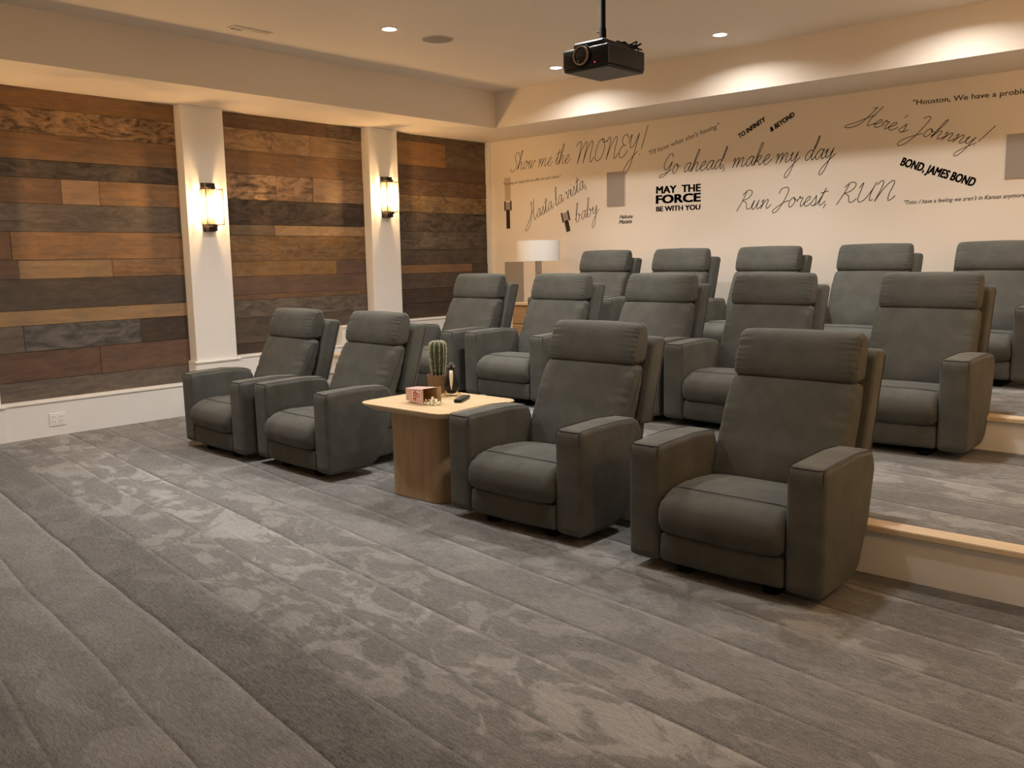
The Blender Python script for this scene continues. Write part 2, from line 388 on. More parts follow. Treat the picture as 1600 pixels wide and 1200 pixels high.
# ------------------------------------------------------------------ the room
P1Z, P2Z = 0.207, 0.396          # platform heights
R1Y, R2Y = 3.567, 5.318          # riser faces
bm = newbm(); box(bm, -7.45, XR + .12, YF - .1, YB + .1, -0.1, 0.0); struct('floor', bm, 'carpet')
JX, J1Y = -3.0, 3.865           # the first platform starts further back left of JX
bm = newbm(); pts = [(JX, R1Y + .004), (XR, R1Y + .004), (XR, YB), (-7.187, YB), (-7.187, J1Y + .004), (JX, J1Y + .004)]
a = [bm.verts.new((x, y, 0.0)) for x, y in pts]; b = [bm.verts.new((x, y, P1Z)) for x, y in pts]
bm.faces.new(a[::-1]); bm.faces.new(b)
for k in range(6): bm.faces.new((a[k], a[(k + 1) % 6], b[(k + 1) % 6], b[k]))
struct('floor.001', bm, 'carpet')
bm = newbm(); box(bm, -7.187, XR, R2Y + .004, YB, P1Z, P2Z); struct('floor.002', bm, 'carpet')
# risers (painted boards) and wooden nosings
bm = newbm(); box(bm, JX, XR, R1Y - .016, R1Y + .004, 0.0, P1Z - .022); struct('trim_1', bm, 'trim')
bm = newbm(); box(bm, -7.187, JX, J1Y - .016, J1Y + .004, 0.0, P1Z - .022); struct('trim_20', bm, 'trim')
bm = newbm(); box(bm, -7.187, JX, J1Y - .045, J1Y + .055, P1Z - .022, P1Z + .006, .006, 2); struct('trim_21', bm, 'nosing')
bm = newbm(); box(bm, JX - .016, JX, R1Y - .016, J1Y, 0.0, P1Z - .022); struct('trim_22', bm, 'trim')
bm = newbm(); box(bm, -7.187, XR, R2Y - .016, R2Y + .004, P1Z, P2Z - .022); struct('trim_2', bm, 'trim')
bm = newbm(); box(bm, JX - .02, XR, R1Y - .045, R1Y + .055, P1Z - .022, P1Z + .006, .006, 2); struct('trim_3', bm, 'nosing')
bm = newbm(); box(bm, -7.187, XR, R2Y - .045, R2Y + .055, P2Z - .022, P2Z + .006, .006, 2); struct('trim_4', bm, 'nosing')
# walls
bm = newbm(); box(bm, -7.45, -7.33, YF - .1, YB + .1, 0, ZC + .1); struct('wall_left', bm, 'paint')
bm = newbm(); box(bm, -7.45, XR + .1, YB, YB + .12, 0, ZC + .1); struct('wall_back', bm, 'paint')
bm = newbm(); box(bm, XR, XR + .12, YF - .1, YB + .1, 0, ZC + .1); struct('wall_right', bm, 'paint')
bm = newbm(); box(bm, -7.45, XR + .1, YF - .12, YF, 0, ZC + .1); struct('wall_front', bm, 'paint')
# ceiling: raised tray with a lower soffit running round it
bm = newbm(); box(bm, TX0, TX1, TY0, TY1, ZC, ZC + .1); struct('ceiling', bm, 'ceil')
def soffit(name, x0, x1, y0, y1):
    bm = newbm(); box(bm, x0, x1, y0, y1, ZS, ZC + .1); struct(name, bm, 'ceil')
soffit('ceiling.001', -7.45, TX0, YF - .1, YB + .1)
soffit('ceiling.002', TX1, XR + .1, YF - .1, YB + .1)
soffit('ceiling.003', TX0, TX1, TY1, YB + .1)
soffit('ceiling.004', TX0, TX1, YF - .1, TY0)
# columns on the left wall
cols = [(-0.10, 0.30), (1.90, 2.295), (3.877, 4.268), (5.878, 6.256), ]
for i, (y0, y1) in enumerate(cols):
    zb = 0.0 if y1 < R1Y else (P1Z if y1 < R2Y else P2Z)
    bm = newbm(); box(bm, -7.33, XL, y0, y1, 0.0, ZS, .004, 1); struct('trim_%d' % (5 + i), bm, 'trim')
    if i:
        bm = newbm(); box(bm, 2 * XM - XL, XR, y0, y1, 0.0, ZS, .004, 1); struct('trim_%d' % (10 + i), bm, 'trim')
# baseboards (step up with the platforms), each with a small cap strip
def bbase(name, y0, y1, z0, z1, xf=XL):
    bm = newbm(); box(bm, -7.33, xf - .002, y0, y1, z0, z1 - .018)
    box(bm, -7.33, xf + .008, y0, y1, z1 - .018, z1, .004, 2); struct(name, bm, 'trim')
bbase('baseboard_left', 0.30, 1.90, 0, .275)
bbase('baseboard_left.001', 2.295, 3.855, 0, .280)
bbase('baseboard_left.002', 3.855, 3.877, 0, .462)
bbase('baseboard_left.003', 4.268, 5.45, 0, .470)
bbase('baseboard_left.004', 5.45, 5.878, 0, .66)
bbase('baseboard_left.005', 6.256, YB, 0, .67)
bbase('baseboard_left.006', YF, -.10, 0, .275)
# plinths under the columns
for k, (y0, y1, z1) in enumerate([(1.885, 2.31, .275), (3.862, 4.283, .458), (5.863, 6.271, .65)]):
    bm = newbm(); box(bm, -7.2, XL + .012, y0, y1, 0, z1 - .016); box(bm, -7.2, XL + .026, y0 - .012, y1 + .012, z1 - .016, z1, .004, 2)
    struct('baseboard_left.%03d' % (7 + k), bm, 'trim')
# thin frame strips at the back corner of the wood panel
bm = newbm(); box(bm, -7.33, XL - .05, 7.70, YB, .67, ZS); struct('trim_9', bm, 'trim')

# reclaimed-wood planks; each row: z top list with (colour, mottling, joints)
OR = (.235, .138, .072); TAN = (.315, .205, .110); DG = (.088, .069, .053); BR = (.155, .096, .057); MOT = (.28, .180, .105)
GB = (.120, .098, .079); RB = (.135, .083, .058); DK = (.060, .043, .032); OL = (.155, .110, .068); LT = (.30, .20, .118)
def panel(name, ya, yb, zs, rows, mirror=False):
    bm = newbm(); lc = bm.loops.layers.float_color.new('plank_col'); lp = bm.loops.layers.float_color.new('plank_par')
    for i, row in enumerate(rows):
        z1, z0 = zs[i], zs[i + 1]; y = ya
        for (ye, col, mot) in row:
            ye = yb if ye is None else ye
            d = random.uniform(-.003, .003)
            before = set(bm.faces)
            box(bm, -7.329, XP + d, y + .001, ye - .001, z0 + .0012, z1 - .0012, .0015, 1)
            v = random.random(); j = random.uniform(.92, 1.08)
            for f in bm.faces:
                if f in before: continue
                for lo in f.loops:
                    lo[lc] = (col[0] * j, col[1] * j, col[2] * j, 1); lo[lp] = (v, mot, 0, 1)
            y = ye
    if mirror:
        for v in bm.verts: v.co.x = 2 * XM - v.co.x
        bmesh.ops.recalc_face_normals(bm, faces=bm.faces)
    return struct(name, bm, 'barn')
panel('wall_left.001', 2.295, 3.877, [ZS, 2.492, 2.306, 2.108, 1.974, 1.781, 1.568, 1.354, 1.21, .971, .857, .656, .431, .27],
      [[(None, OR, .15)], [(None, MOT, 1.1)], [(None, OR, .15)], [(None, DG, .7)],
       [(2.906, BR, .2), (3.2, MOT, .1), (None, OR, .2)], [(None, GB, .4)], [(2.506, BR, .1), (None, OR, .2)],
       [(2.545, RB, .2), (3.257, TAN, .15), (None, OR, .4)], [(None, DG, .25)], [(None, TAN, .1)],
       [(2.537, GB, .3), (3.45, (.10, .09, .08), .7), (None, DK, .3)], [(3.1, RB, .2), (None, RB, .2)], [(None, GB, .3)]])
panel('wall_left.002', 4.268, 5.878, [ZS, 2.506, 2.309, 2.107, 1.875, 1.648, 1.552, 1.317, 1.177, 1.013, .965, .80, .567, .46],
      [[(5.45, BR, .3), (None, OL, .5)], [(4.82, LT, .7), (5.252, LT, .4), (None, LT, .2)], [(None, OR, .2)], [(4.85, MOT, 1.1), (5.26, MOT, .9), (None, MOT, .4)],
       [(None, DK, .9)], [(4.806, OL, .3), (None, TAN, .4)], [(None, (.20, .12, .058), .5)], [(5.503, (.22, .13, .06), .3), (None, RB, .2)],
       [(None, RB, .1)], [(None, BR, .2)], [(None, GB, .6)], [(None, DG, .3)], [(None, DK, .1)]])
panel('wall_left.003', 6.256, 7.70, [ZS, 2.564, 2.308, 2.166, 1.997, 1.813, 1.608, 1.415, 1.251, 1.158, .989, .833, .66],
      [[(None, OL, .6)], [(7.061, (.29, .16, .075), .2), (None, OL, .4)], [(None, RB, .3)], [(None, BR, .5)], [(None, (.22, .15, .08), .7)],
       [(None, DG, .8)], [(None, GB, .6)], [(None, DG, .5)], [(7.434, OR, .1), (None, DG, .2)], [(None, DG, .4)], [(None, DK, .4)], [(None, DK, .2)]])
panel('wall_left.004', 0.30, 1.90, [ZS, 2.49, 2.30, 2.10, 1.97, 1.78, 1.56, 1.35, 1.2, .97, .85, .65, .43, .27],
      [[(None, random.choice([OR, BR, DG, GB, TAN]), .3)] for _ in range(13)])

for k, (ya, yb_, zt) in enumerate(((YF, 3.6, .27), (3.6, 5.40, .46), (5.40, YB, .66))):
    bm = newbm(); box(bm, 2 * XM - XL + .01, XR, ya, yb_, 0, zt); struct('baseboard_right.%03d' % k, bm, 'trim')

# ------------------------------------------------------------------ recessed downlights
dl_lab = {(0, 0): 'lit recessed ceiling downlight partly hidden behind the black projector', (1, 0): 'lit recessed ceiling downlight over the scalloped glow, right of the projector',
          (0, 1): 'lit recessed ceiling downlight beside the round in-ceiling speaker'}
def downlight(x, y, label, power):
    t = thing('ceiling_downlight', label, 'light', (x, y, ZC), 0, 'recessed downlights in the tray ceiling')
    bm = newbm(); lathe(bm, [(.052, 0.0), (.052, -.004), (.060, -.006), (.066, -.004), (.066, 0)], 28); obj('trim_ring', bm, 'trim', t, True)
    bm = newbm(); lathe(bm, [(.050, -.0005), (.050, -.0035), (.03, -.005), (.001, -.0055)], 28); obj('lens', bm, 'dl_glow', t, True)
    for k, (part, sprd) in enumerate(((.68, 152), (.42, 98)) if y > 6 else ((.80, 150), (.22, 104))):      # spill and main beam of the reflector
        ld = bpy.data.lights.new('downlight_lamp', 'AREA'); ld.shape = 'DISK'; ld.size = .13; ld.energy = power * part; ld.color = DL_COL; ld.spread = R(sprd)
        lo = bpy.data.objects.new('downlight_lamp', ld); C.objects.link(lo); lo.parent = t; lo.location = (0, 0, -.012 - .001 * k)
for j, (y, p) in enumerate(DL_Y.items()):
    for i, x in enumerate(DL_X):
        lab = dl_lab.get((i, j), 'lit recessed ceiling downlight further along the tray, outside the view')
        downlight(x, y, lab, p[i])

# ------------------------------------------------------------------ round ceiling speaker and air vent
t = thing('ceiling_speaker', 'round grey in-ceiling speaker grille beside a downlight', 'speaker', (-5.18, 4.957, ZC))
bm = newbm(); lathe(bm, [(.118, 0), (.118, -.006), (.108, -.008), (.001, -.009)], 36); obj('grille', bm, 'grille', t, True)
bm = newbm(); lathe(bm, [(.118, 0), (.118, -.007), (.126, -.006), (.128, 0)], 36, cap=False); obj('rim', bm, 'ceil', t, True)
t = thing('ceiling_vent', 'small slotted air vent in the ceiling near the left fascia', 'vent', (-5.93, 3.79, ZC))
bm = newbm(); box(bm, -.05, .05, -.16, .16, -.006, 0, .002, 1); obj('vent_frame', bm, 'ceil', t)
for k in range(3):
    bm = newbm(); box(bm, -.035 + k * .027, -.018 + k * .027, -.14, .14 - (.20 if k == 0 else 0), -.011, -.004); obj('slat', bm, 'grille' if k == 0 else 'ceil', t)

# ------------------------------------------------------------------ sconces
def sconce(y, zc, label, x=XL, rz=0):
    t = thing('wall_sconce', label, 'lamp', (x, y, zc), rz, 'lantern sconces on the side walls')
    bm = newbm(); box(bm, 0, .014, -.055, .055, -.207, .207, .003, 1); obj('backplate', bm, 'bronze', t)
    for s in (1, -1):
        bm = newbm(); box(bm, .012, .075, -.042, .042, min(s * .165, s * .203), max(s * .165, s * .203), .004, 1)
        box(bm, .05, .115, -.022, .022, min(s * .148, s * .172), max(s * .148, s * .172), .003, 1); obj('arm_bracket', bm, 'bronze', t)
    # glass lantern with a thin metal outline
    x0, x1, hy, hz = .028, .125, .080, .149
    bm = newbm(); r = .0034
    for sy in (1, -1):
        for xx in (x0, x1): tube(bm, [(xx, sy * hy, -hz), (xx, sy * hy, hz)], r, 6)
    for sz in (1, -1):
        for xx in (x0, x1): tube(bm, [(xx, -hy, sz * hz), (xx, hy, sz * hz)], r, 6)
        for sy in (1, -1): tube(bm, [(x0, sy * hy, sz * hz), (x1, sy * hy, sz * hz)], r, 6)
    obj('lantern_frame', bm, 'bronze', t)
    for (a, b, c, d) in ((x1 - .001, x1 + .001, -hy, hy), (x0, x1, hy - .001, hy + .001), (x0, x1, -hy - .001, -hy + .001)):
        bm = newbm(); box(bm, a, b, c, d, -hz, hz); obj('glass_pane', bm, 'glass', t)
    for s in (1, -1):
        bm = newbm(); lathe(bm, [(.014, s * .150), (.014, s * .085), (.010, s * .080)], 16, c=(.066, 0, 0)); obj('candle_socket', bm, 'candle', t, True, 40)
        bm = newbm(); lathe(bm, [(.004, s * .082), (.012, s * .072), (.016, s * .052), (.015, s * .035), (.008, s * .018), (.002, s * .012)], 16, c=(.066, 0, 0)); obj('bulb', bm, 'bulb', t, True)
sconce(4.07, 1.785, 'lit glass lantern sconce on the nearer white column, larger and left in view')
sconce(6.07, 1.945, 'lit glass lantern sconce on the farther white column, near the back wall')
sconce(2.10, 1.785, 'lit glass lantern sconce on the nearest column, left outside the view')

for q in ((2.10, 1.785), (4.07, 1.785), (6.07, 1.945)):
    sconce(q[0], q[1], 'lit glass lantern sconce on the right wall, outside the view', 2 * XM - XL, math.pi)

# ------------------------------------------------------------------ outlet on the baseboard
t = thing('wall_outlet', 'white double outlet plate on the left baseboard', 'outlet', (XL - .002, 2.682, .126))
bm = newbm(); box(bm, 0, .007, -.062, .062, -.05, .05, .003, 2); obj('cover_plate', bm, 'trim', t)
for s in (-1, 1):
    bm = newbm(); box(bm, .006, .009, s * .028 - .018, s * .028 + .018, -.034, .034, .004, 2); o = obj('receptacle', bm, 'trim', t)
    bm = newbm()
    for zz in (-.019, .015):
        for dy in (-.007, .007): box(bm, .0085, .0095, s * .028 + dy - .0015, s * .028 + dy + .0015, zz, zz + .010)
    obj('slots', bm, 'socket', o)

# ------------------------------------------------------------------ wall speakers (flush, cloth fronts)
def wall_speaker(x0, x1, z0, z1, label):
    cx, cz = (x0 + x1) / 2, (z0 + z1) / 2; w, h = (x1 - x0) / 2, (z1 - z0) / 2
    t = thing('wall_speaker', label, 'speaker', (cx, YB, cz), 0, 'flush speaker panels on the back wall')
    bm = newbm(); box(bm, -w, w, -.012, 0, -h, h, .003, 1); obj('frame', bm, 'paint', t)
    bm = newbm(); box(bm, -w + .004, w - .004, -.016, -.010, -h + .004, h - .004, .002, 1); obj('grille', bm, 'grille', t)
wall_speaker(-5.580, -5.350, 1.820, 2.171, 'grey flush wall speaker panel below the largest script word, left half of wall')
wall_speaker(-1.834, -1.60, 1.835, 2.172, 'grey flush wall speaker panel at the right edge of the photo')
wall_speaker(-7.043, -6.746, 0.80, 1.266, 'grey upright wall speaker panel low in the corner behind the table lamp')

# ------------------------------------------------------------------ recliners
SEATW = .268
def recliner(name, label, group):
    t = thing(name, label, 'armchair', (0, 0, 0), 0, group)
    for s in (-1, 1):
        xa, xb = (.272, .4225) if s > 0 else (-.4225, -.272)
        prof = round_poly([(0.004, .046), (0.0, .532), (.30, .541), (.465, .530), (.497, .465), (.445, .24), (.362, .080), (.29, .046)], [.02, .03, .2, .035, .06, .2, .05, .05], 6)
        bm = newbm(); cushion(bm, prof, xa, xb, .024, nx=5, nseg=5, npt=72, puff=.002, smooth_prof=False); a = obj('armrest', bm, 'fabric', t, True)
        # stitched seams along both top edges and down the front corners
        bm = newbm()
        for xx in (xa + .010, xb - .010):
            tube(bm, [(xx, .006, .47), (xx, .0035, .515), (xx, .020, .5335), (xx, .15, .5385), (xx, .30, .5415), (xx, .44, .532), (xx, .475, .515)], .0015, 6)
        tube(bm, [(xa + .010, .012, .5285), (xa + .03, .006, .5275), (xb - .03, .006, .5275), (xb - .010, .012, .5285)], .0015, 6)
        obj('seam', bm, 'seam', a)
    # lower body and rear housing
    bm = newbm(); prof = round_poly([(.03, .055), (.355, .06), (.365, .218), (.715, .228), (.762, .455), (.72, .50), (.40, .30), (.03, .28)], .02, 4)
    cushion(bm, prof, -.266, .266, .02, nx=3, nseg=4, npt=64, smooth_prof=False); obj('body', bm, 'fabric', t, True)
    # footrest panel below the seat
    bm = newbm(); prof = round_poly([(.004, .050), (-.004, .11), (.004, .172), (.05, .178), (.06, .055)], [.03, .08, .012, .01, .01], 5)
    cushion(bm, prof, -SEATW, SEATW, .016, nx=9, nseg=5, npt=56, wr=.004, wr_freq=10, puff=.006, smooth_prof=False); obj('footrest', bm, 'fabric', t, True)
    # seat with rolled front
    bm = newbm(); prof = [(.012, .176), (-.022, .196), (-.036, .245), (-.024, .296), (.020, .334), (.085, .354), (.17, .362), (.30, .356), (.44, .340), (.50, .31), (.48, .25), (.30, .20), (.10, .178)]
    cushion(bm, prof, -SEATW - .001, SEATW + .001, .038, nx=15, nseg=7, npt=84, wr=.010, wr_freq=22, puff=.004, seed=3.1, edge_len=.07); st = obj('seat', bm, 'fabric', t, True)
    bm = newbm(); tube(bm, [(x, .070 + .010 * (x / .25) ** 2, .3590 - .006 * (abs(x) / .25) ** 4) for x in [-.245 + .049 * k for k in range(11)]], .0015, 6); obj('seam', bm, 'seam', st)
    # back cushion
    bm = newbm(); prof = [(.452, .318), (.448, .37), (.474, .45), (.515, .54), (.560, .64), (.604, .72), (.634, .753), (.68, .758), (.712, .73), (.678, .60), (.62, .45), (.57, .33), (.51, .305)]
    cushion(bm, prof, -SEATW - .022, SEATW + .022, .030, nx=15, nseg=7, npt=84, wr=.008, wr_freq=20, puff=.010, seed=8.3, edge_len=.09); obj('seat_back', bm, 'fabric', t, True)
    # headrest pillow
    bm = newbm(); prof = [(.646, .757), (.626, .771), (.626, .82), (.646, .88), (.672, .936), (.698, .960), (.730, .964), (.758, .950), (.772, .895), (.766, .83), (.742, .765), (.69, .755)]
    cushion(bm, prof, -SEATW - .010, SEATW + .010, .022, nx=15, nseg=7, npt=84, wr=.011, wr_freq=22, puff=.006, seed=5.7, edge_len=.08); obj('headrest', bm, 'fabric', t, True)
    # upholstered back shell standing behind the cushions
    bm = newbm(); prof = round_poly([(.650, .462), (.756, .452), (.884, .868), (.864, .886), (.79, .890), (.765, .862)], [.012, .03, .02, .02, .02, .03], 5)
    cushion(bm, prof, -.312, .312, .016, nx=7, nseg=5, npt=64, puff=.003, smooth_prof=False); sh = obj('back_shell', bm, 'fabric', t, True)
    for s in (-1, 1):
        bm = newbm(); tube(bm, [(s * .3135, .736, .47), (s * .3135, .860, .862)], .0014, 6); obj('seam', bm, 'seam', sh)
    # swivel base
    bm = newbm(); box(bm, -.20, .20, .09, .39, .022, .062, .006, 2); bs = obj('base', bm, 'blackmat', t)
    for s in (-1, 1):
        bm = newbm(); box(bm, s * .19 - .03, s * .19 + .03, .06, .40, 0.0, .03, .008, 2); obj('skid', bm, 'blackmat', bs)
    return t
def dup(root, loc, rotz, label, group):
    r = root.copy(); C.objects.link(r); r.location = loc; r.rotation_euler = (0, 0, rotz); r['label'] = label; r['group'] = group
    for ch in list(root.children):
        c = ch.copy(); C.objects.link(c); c.parent = r
        for g in ch.children:
            d = g.copy(); C.objects.link(d); d.parent = c
    return r
Y1, Y2, Y3 = 3.03, 4.90, 6.45
FR, MR, BRW = 'recliners in the front row', 'recliners in the middle row', 'recliners in the back row'
chairs = [
 (-5.555, 3.07, 0, -3, 'charcoal fabric recliner in the front row, nearest the wood wall', FR),
 (-4.655, 3.09, 0, -3, 'charcoal fabric recliner immediately left of the oak side table', FR),
 (-2.775, 3.05, 0, 0, 'charcoal fabric recliner immediately right of the oak side table', FR),
 (-1.655, 3.02, 0, 0, 'charcoal fabric recliner closest to the camera, right end of the front row', FR),
 (-5.45, Y2, P1Z, -3, 'charcoal recliner at the left end of the middle row, behind the cactus', MR),
 (-4.52, Y2, P1Z, -2, 'charcoal recliner second from left in the middle row, behind the remote', MR),
 (-3.56, Y2, P1Z, 0, 'charcoal recliner in the centre of the middle row, third of five', MR),
 (-2.68, Y2, P1Z, 0, 'charcoal recliner fourth from left in the middle row, left of the end seat', MR),
 (-1.69, Y2, P1Z, 0, 'charcoal recliner at the right end of the middle row, beside the lit steps', MR),
 (-5.185, Y3, P2Z, 0, 'charcoal recliner at the left end of the back row, beside the table lamp', BRW),
 (-4.335, Y3, P2Z, 0, 'charcoal recliner second from left in the back row', BRW),
 (-3.475, Y3, P2Z, 0, 'charcoal recliner in the centre of the back row, third of five', BRW),
 (-2.585, Y3, P2Z, 0, 'charcoal recliner fourth from left in the back row', BRW),
 (-1.705, Y3, P2Z, 0, 'charcoal recliner at the right end of the back row, cut by the photo edge', BRW),
]
first = None
for (x, y, z, a, lab, grp) in chairs:
    if first is None:
        first = recliner('recliner', lab, grp); first.location = (x, y, z); first.rotation_euler = (0, 0, R(a))
    else: dup(first, (x, y, z), R(a), lab, grp)

# the two left front chairs stand clear of the platform: their lower rear panel shows
for o in [q for q in bpy.data.objects if q.get('category') == 'armchair' and q.location.x < -4.6 and q.location.y < 4]:
    bm = newbm(); cushion(bm, round_poly([(.37, .05), (.70, .06), (.735, .22), (.75, .24), (.37, .235)], .015, 4), -.262, .262, .02, nx=3, nseg=4, npt=48, smooth_prof=False)
    obj('rear_panel', bm, 'fabric', o, True)

# ------------------------------------------------------------------ oak side table
TZ = .52
t = thing('side_table', 'pale oak side table with rounded square top between the front recliners', 'table', (-3.585, 3.355, 0))
def rsq(hx, hy, r, seg=8): return round_poly([(-hx, -hy), (hx, -hy), (hx, hy), (-hx, hy)], r, seg)
def prism(bm, outs, zs, scl=None, mi=0):
    rings = []
    for k, z in enumerate(zs):
        s = 1 if scl is None else scl[k]; rings.append([bm.verts.new((p[0] * s, p[1] * s, z)) for p in outs])
    n = len(outs); fs = []
    for a, b in zip(rings, rings[1:]):
        for k in range(n): fs.append(bm.faces.new((a[k], a[(k + 1) % n], b[(k + 1) % n], b[k])))
    fs.append(bm.faces.new(rings[0][::-1])); fs.append(bm.faces.new(rings[-1]))
    for f in fs: f.material_index = mi
bm = newbm(); prism(bm, rsq(.352, .300, .10), [.482, .490, .505, .516, .520], [.86, .90, .975, 1.0, .996]); obj('tabletop', bm, 'oak_top', t, True, 35)
bm = newbm(); prism(bm, rsq(.212, .200, .09), [0.004, .482]); obj('pedestal', bm, 'oak_base', t, True, 35)
bm = newbm(); prism(bm, rsq(.205, .193, .09), [0.0, .006]); obj('foot_plate', bm, 'blackmat', t, True, 35)

# cactus
t = thing('potted_cactus', 'ribbed green cactus with pale spines in a brown clay pot on the table', 'plant', (-3.80, 3.565, TZ))
bm = newbm(); lathe(bm, [(.053, 0), (.057, .004), (.067, .108), (.068, .112), (.062, .112), (.060, .095), (.002, .094)], 32); obj('pot', bm, 'terracotta', t, True, 40)
bm = newbm(); lathe(bm, [(.054, .093), (.05, .098), (.02, .101), (.001, .102)], 24); obj('soil', bm, 'soil', t, True)
bm = newbm(); NR = 11; rings = []
prof = [(.030, .098), (.035, .13), (.040, .17), (.043, .22), (.045, .26), (.043, .285), (.035, .300), (.022, .306), (.006, .303)]
for r, z in prof:
    rings.append([bm.verts.new(((r * (1 + .11 * math.cos(NR * a))) * math.cos(a), (r * (1 + .11 * math.cos(NR * a))) * math.sin(a), z)) for a in [2 * math.pi * k / (NR * 8) for k in range(NR * 8)]])
for a, b in zip(rings, rings[1:]):
    n = len(a)
    for k in range(n): bm.faces.new((a[k], a[(k + 1) % n], b[(k + 1) % n], b[k]))
bm.faces.new(rings[0][::-1]); bm.faces.new(rings[-1]); body = obj('stem', bm, 'cactus', t, True)
bm = newbm(); dense = catmull(prof, 5, closed=False)
for k in range(NR):
    a = 2 * math.pi * k / NR
    for (r, z) in dense:
        rr = r * 1.11
        p = Vector((rr * math.cos(a), rr * math.sin(a), z))
        for q in range(4):
            d = Vector((math.cos(a), math.sin(a), .3)) + Vector((random.uniform(-1, 1), random.uniform(-1, 1), random.uniform(-.8, .9))) * .9
            tube(bm, [p - .001 * d, p + d.normalized() * random.uniform(.006, .010)], [.0011, .0004], 4)
sp = obj('spines', bm, 'spine', body); sp['kind'] = 'stuff'

# bird-like figurine
t = thing('bird_figurine', 'glossy black bird figurine with cream beak stripe and gold claw feet beside the cactus', 'ornament', (-3.665, 3.54, TZ), R(45))
bm = newbm(); lathe(bm, [(.012, .012), (.034, .018), (.046, .04), (.047, .065), (.038, .10), (.024, .128), (.018, .145), (.024, .158), (.026, .172), (.020, .186), (.006, .193)], 28)
for v in bm.verts: v.co.x *= .92; v.co.y *= .86 if v.co.z < .13 else 1.0
obj('body', bm, 'black', t, True)
bm = newbm()   # long beak hanging down the front (local -y is the front)
ctr = [(0, -.030, .150), (0, -.034, .125), (0, -.042, .095), (0, -.048, .065), (0, -.046, .040)]
wid = [.010, .011, .009, .006, .002]
L_, R_ = [], []
rings = []
for (x, y, z), w in zip(ctr, wid):
    rings.append([bm.verts.new((x + w * math.cos(q), y + w * .6 * math.sin(q), z)) for q in [2 * math.pi * k / 12 for k in range(12)]])
for a, b in zip(rings, rings[1:]):
    for k in range(12): bm.faces.new((a[k], a[(k + 1) % 12], b[(k + 1) % 12], b[k]))
bm.faces.new(rings[0][::-1]); bm.faces.new(rings[-1]); bmesh.ops.recalc_face_normals(bm, faces=bm.faces); obj('beak', bm, 'cream', t, True)
for s in (-1, 1):
    bm = newbm(); c0 = Vector((s * .014, -.016, .174))
    tube(bm, [c0 + Vector((.008 * math.cos(q), -.006 - .001 * math.cos(q), .006 * math.sin(q))) for q in [2 * math.pi * k / 14 for k in range(15)]], .0022, 6, cap=False); obj('eye_ring', bm, 'chrome', t, True)
for s in (-1, 1):
    bm = newbm()
    for dx, dy in ((-.016, -.022), (0, -.030), (.016, -.022), (.002, .016)):
        tube(bm, [(s * .036, -.024, .020), (s * .038 + dx * .6, -.026 + dy * .6, .016), (s * .038 + dx * 1.2, -.026 + dy * 1.2, .003)], [.005, .0045, .002], 8)
    tube(bm, [(s * .022, -.012, .032), (s * .036, -.024, .019)], [.005, .006], 8)
    obj('foot', bm, 'gold', t, True)

# remote control
t = thing('remote_control', 'black remote control lying on the oak table', 'remote', (-3.485, 3.445, TZ), R(28))
bm = newbm(); box(bm, -.023, .023, -.085, .085, 0.001, .020, .006, 3); obj('case', bm, 'black', t, True, 40)
for r_ in range(6):
    for c_ in range(3):
        bm = newbm(); lathe(bm, [(.0045, .0195), (.0042, .0215), (.001, .0218)], 10, c=(-.012 + c_ * .012, -.06 + r_ * .02, 0)); obj('button', bm, 'button', t, True)

# popcorn carton on its side, mouth towards +x
t = thing('popcorn_carton', 'red and white popcorn carton lying on its side on the table', 'box', (-3.615, 3.255, TZ), R(-4))
W0, W1, H0_, H1, LN = .040, .050, .034, .044, .165     # half widths (y) and half heights at bottom and mouth
bm = newbm()
def shell(s):   # s shrinks the section for the inner wall
    v = []
    for x, w, h in ((-LN / 2, W0, H0_), (LN / 2, W1, H1)):
        for (sy, sz) in ((-1, -1), (1, -1), (1, 1), (-1, 1)): v.append(bm.verts.new((x, sy * (w - s), .046 + sz * (h - s))))
    return v
o_, i_ = shell(0), shell(.0015)
for k in range(4):
    k2 = (k + 1) % 4
    f = bm.faces.new((o_[k], o_[k2], o_[4 + k2], o_[4 + k])); f.material_index = 0
    f = bm.faces.new((i_[k], i_[4 + k], i_[4 + k2], i_[k2])); f.material_index = 1
    f = bm.faces.new((o_[4 + k], o_[4 + k2], i_[4 + k2], i_[4 + k])); f.material_index = 1
bm.faces.new(o_[3::-1]); f = bm.faces.new(i_[0:4]); f.material_index = 1
bmesh.ops.recalc_face_normals(bm, faces=bm.faces)
carton = obj('carton_shell', bm, ['card_white', 'kraft'], t)
# raised rear flap with scalloped edge
bm = newbm(); pts = [(LN / 2 - .002, .05)]
n = 7
outl = [(LN / 2, W1 - .001, .004), (LN / 2, W1 - .001, .092)]
for k in range(n + 1): outl.append((LN / 2 + .025 + (.005 if k % 2 else 0), W1 + .004, .096 - .092 * k / n))
vs = [bm.verts.new(p) for p in outl]; vb = [bm.verts.new((p[0], p[1] + .0015, p[2])) for p in outl]
bm.faces.new(vs); bm.faces.new(vb[::-1])
for k in range(len(vs)): bm.faces.new((vs[k], vb[k], vb[(k + 1) % len(vs)], vs[(k + 1) % len(vs)]))
bmesh.ops.recalc_face_normals(bm, faces=bm.faces); obj('flap', bm, 'kraft', t)
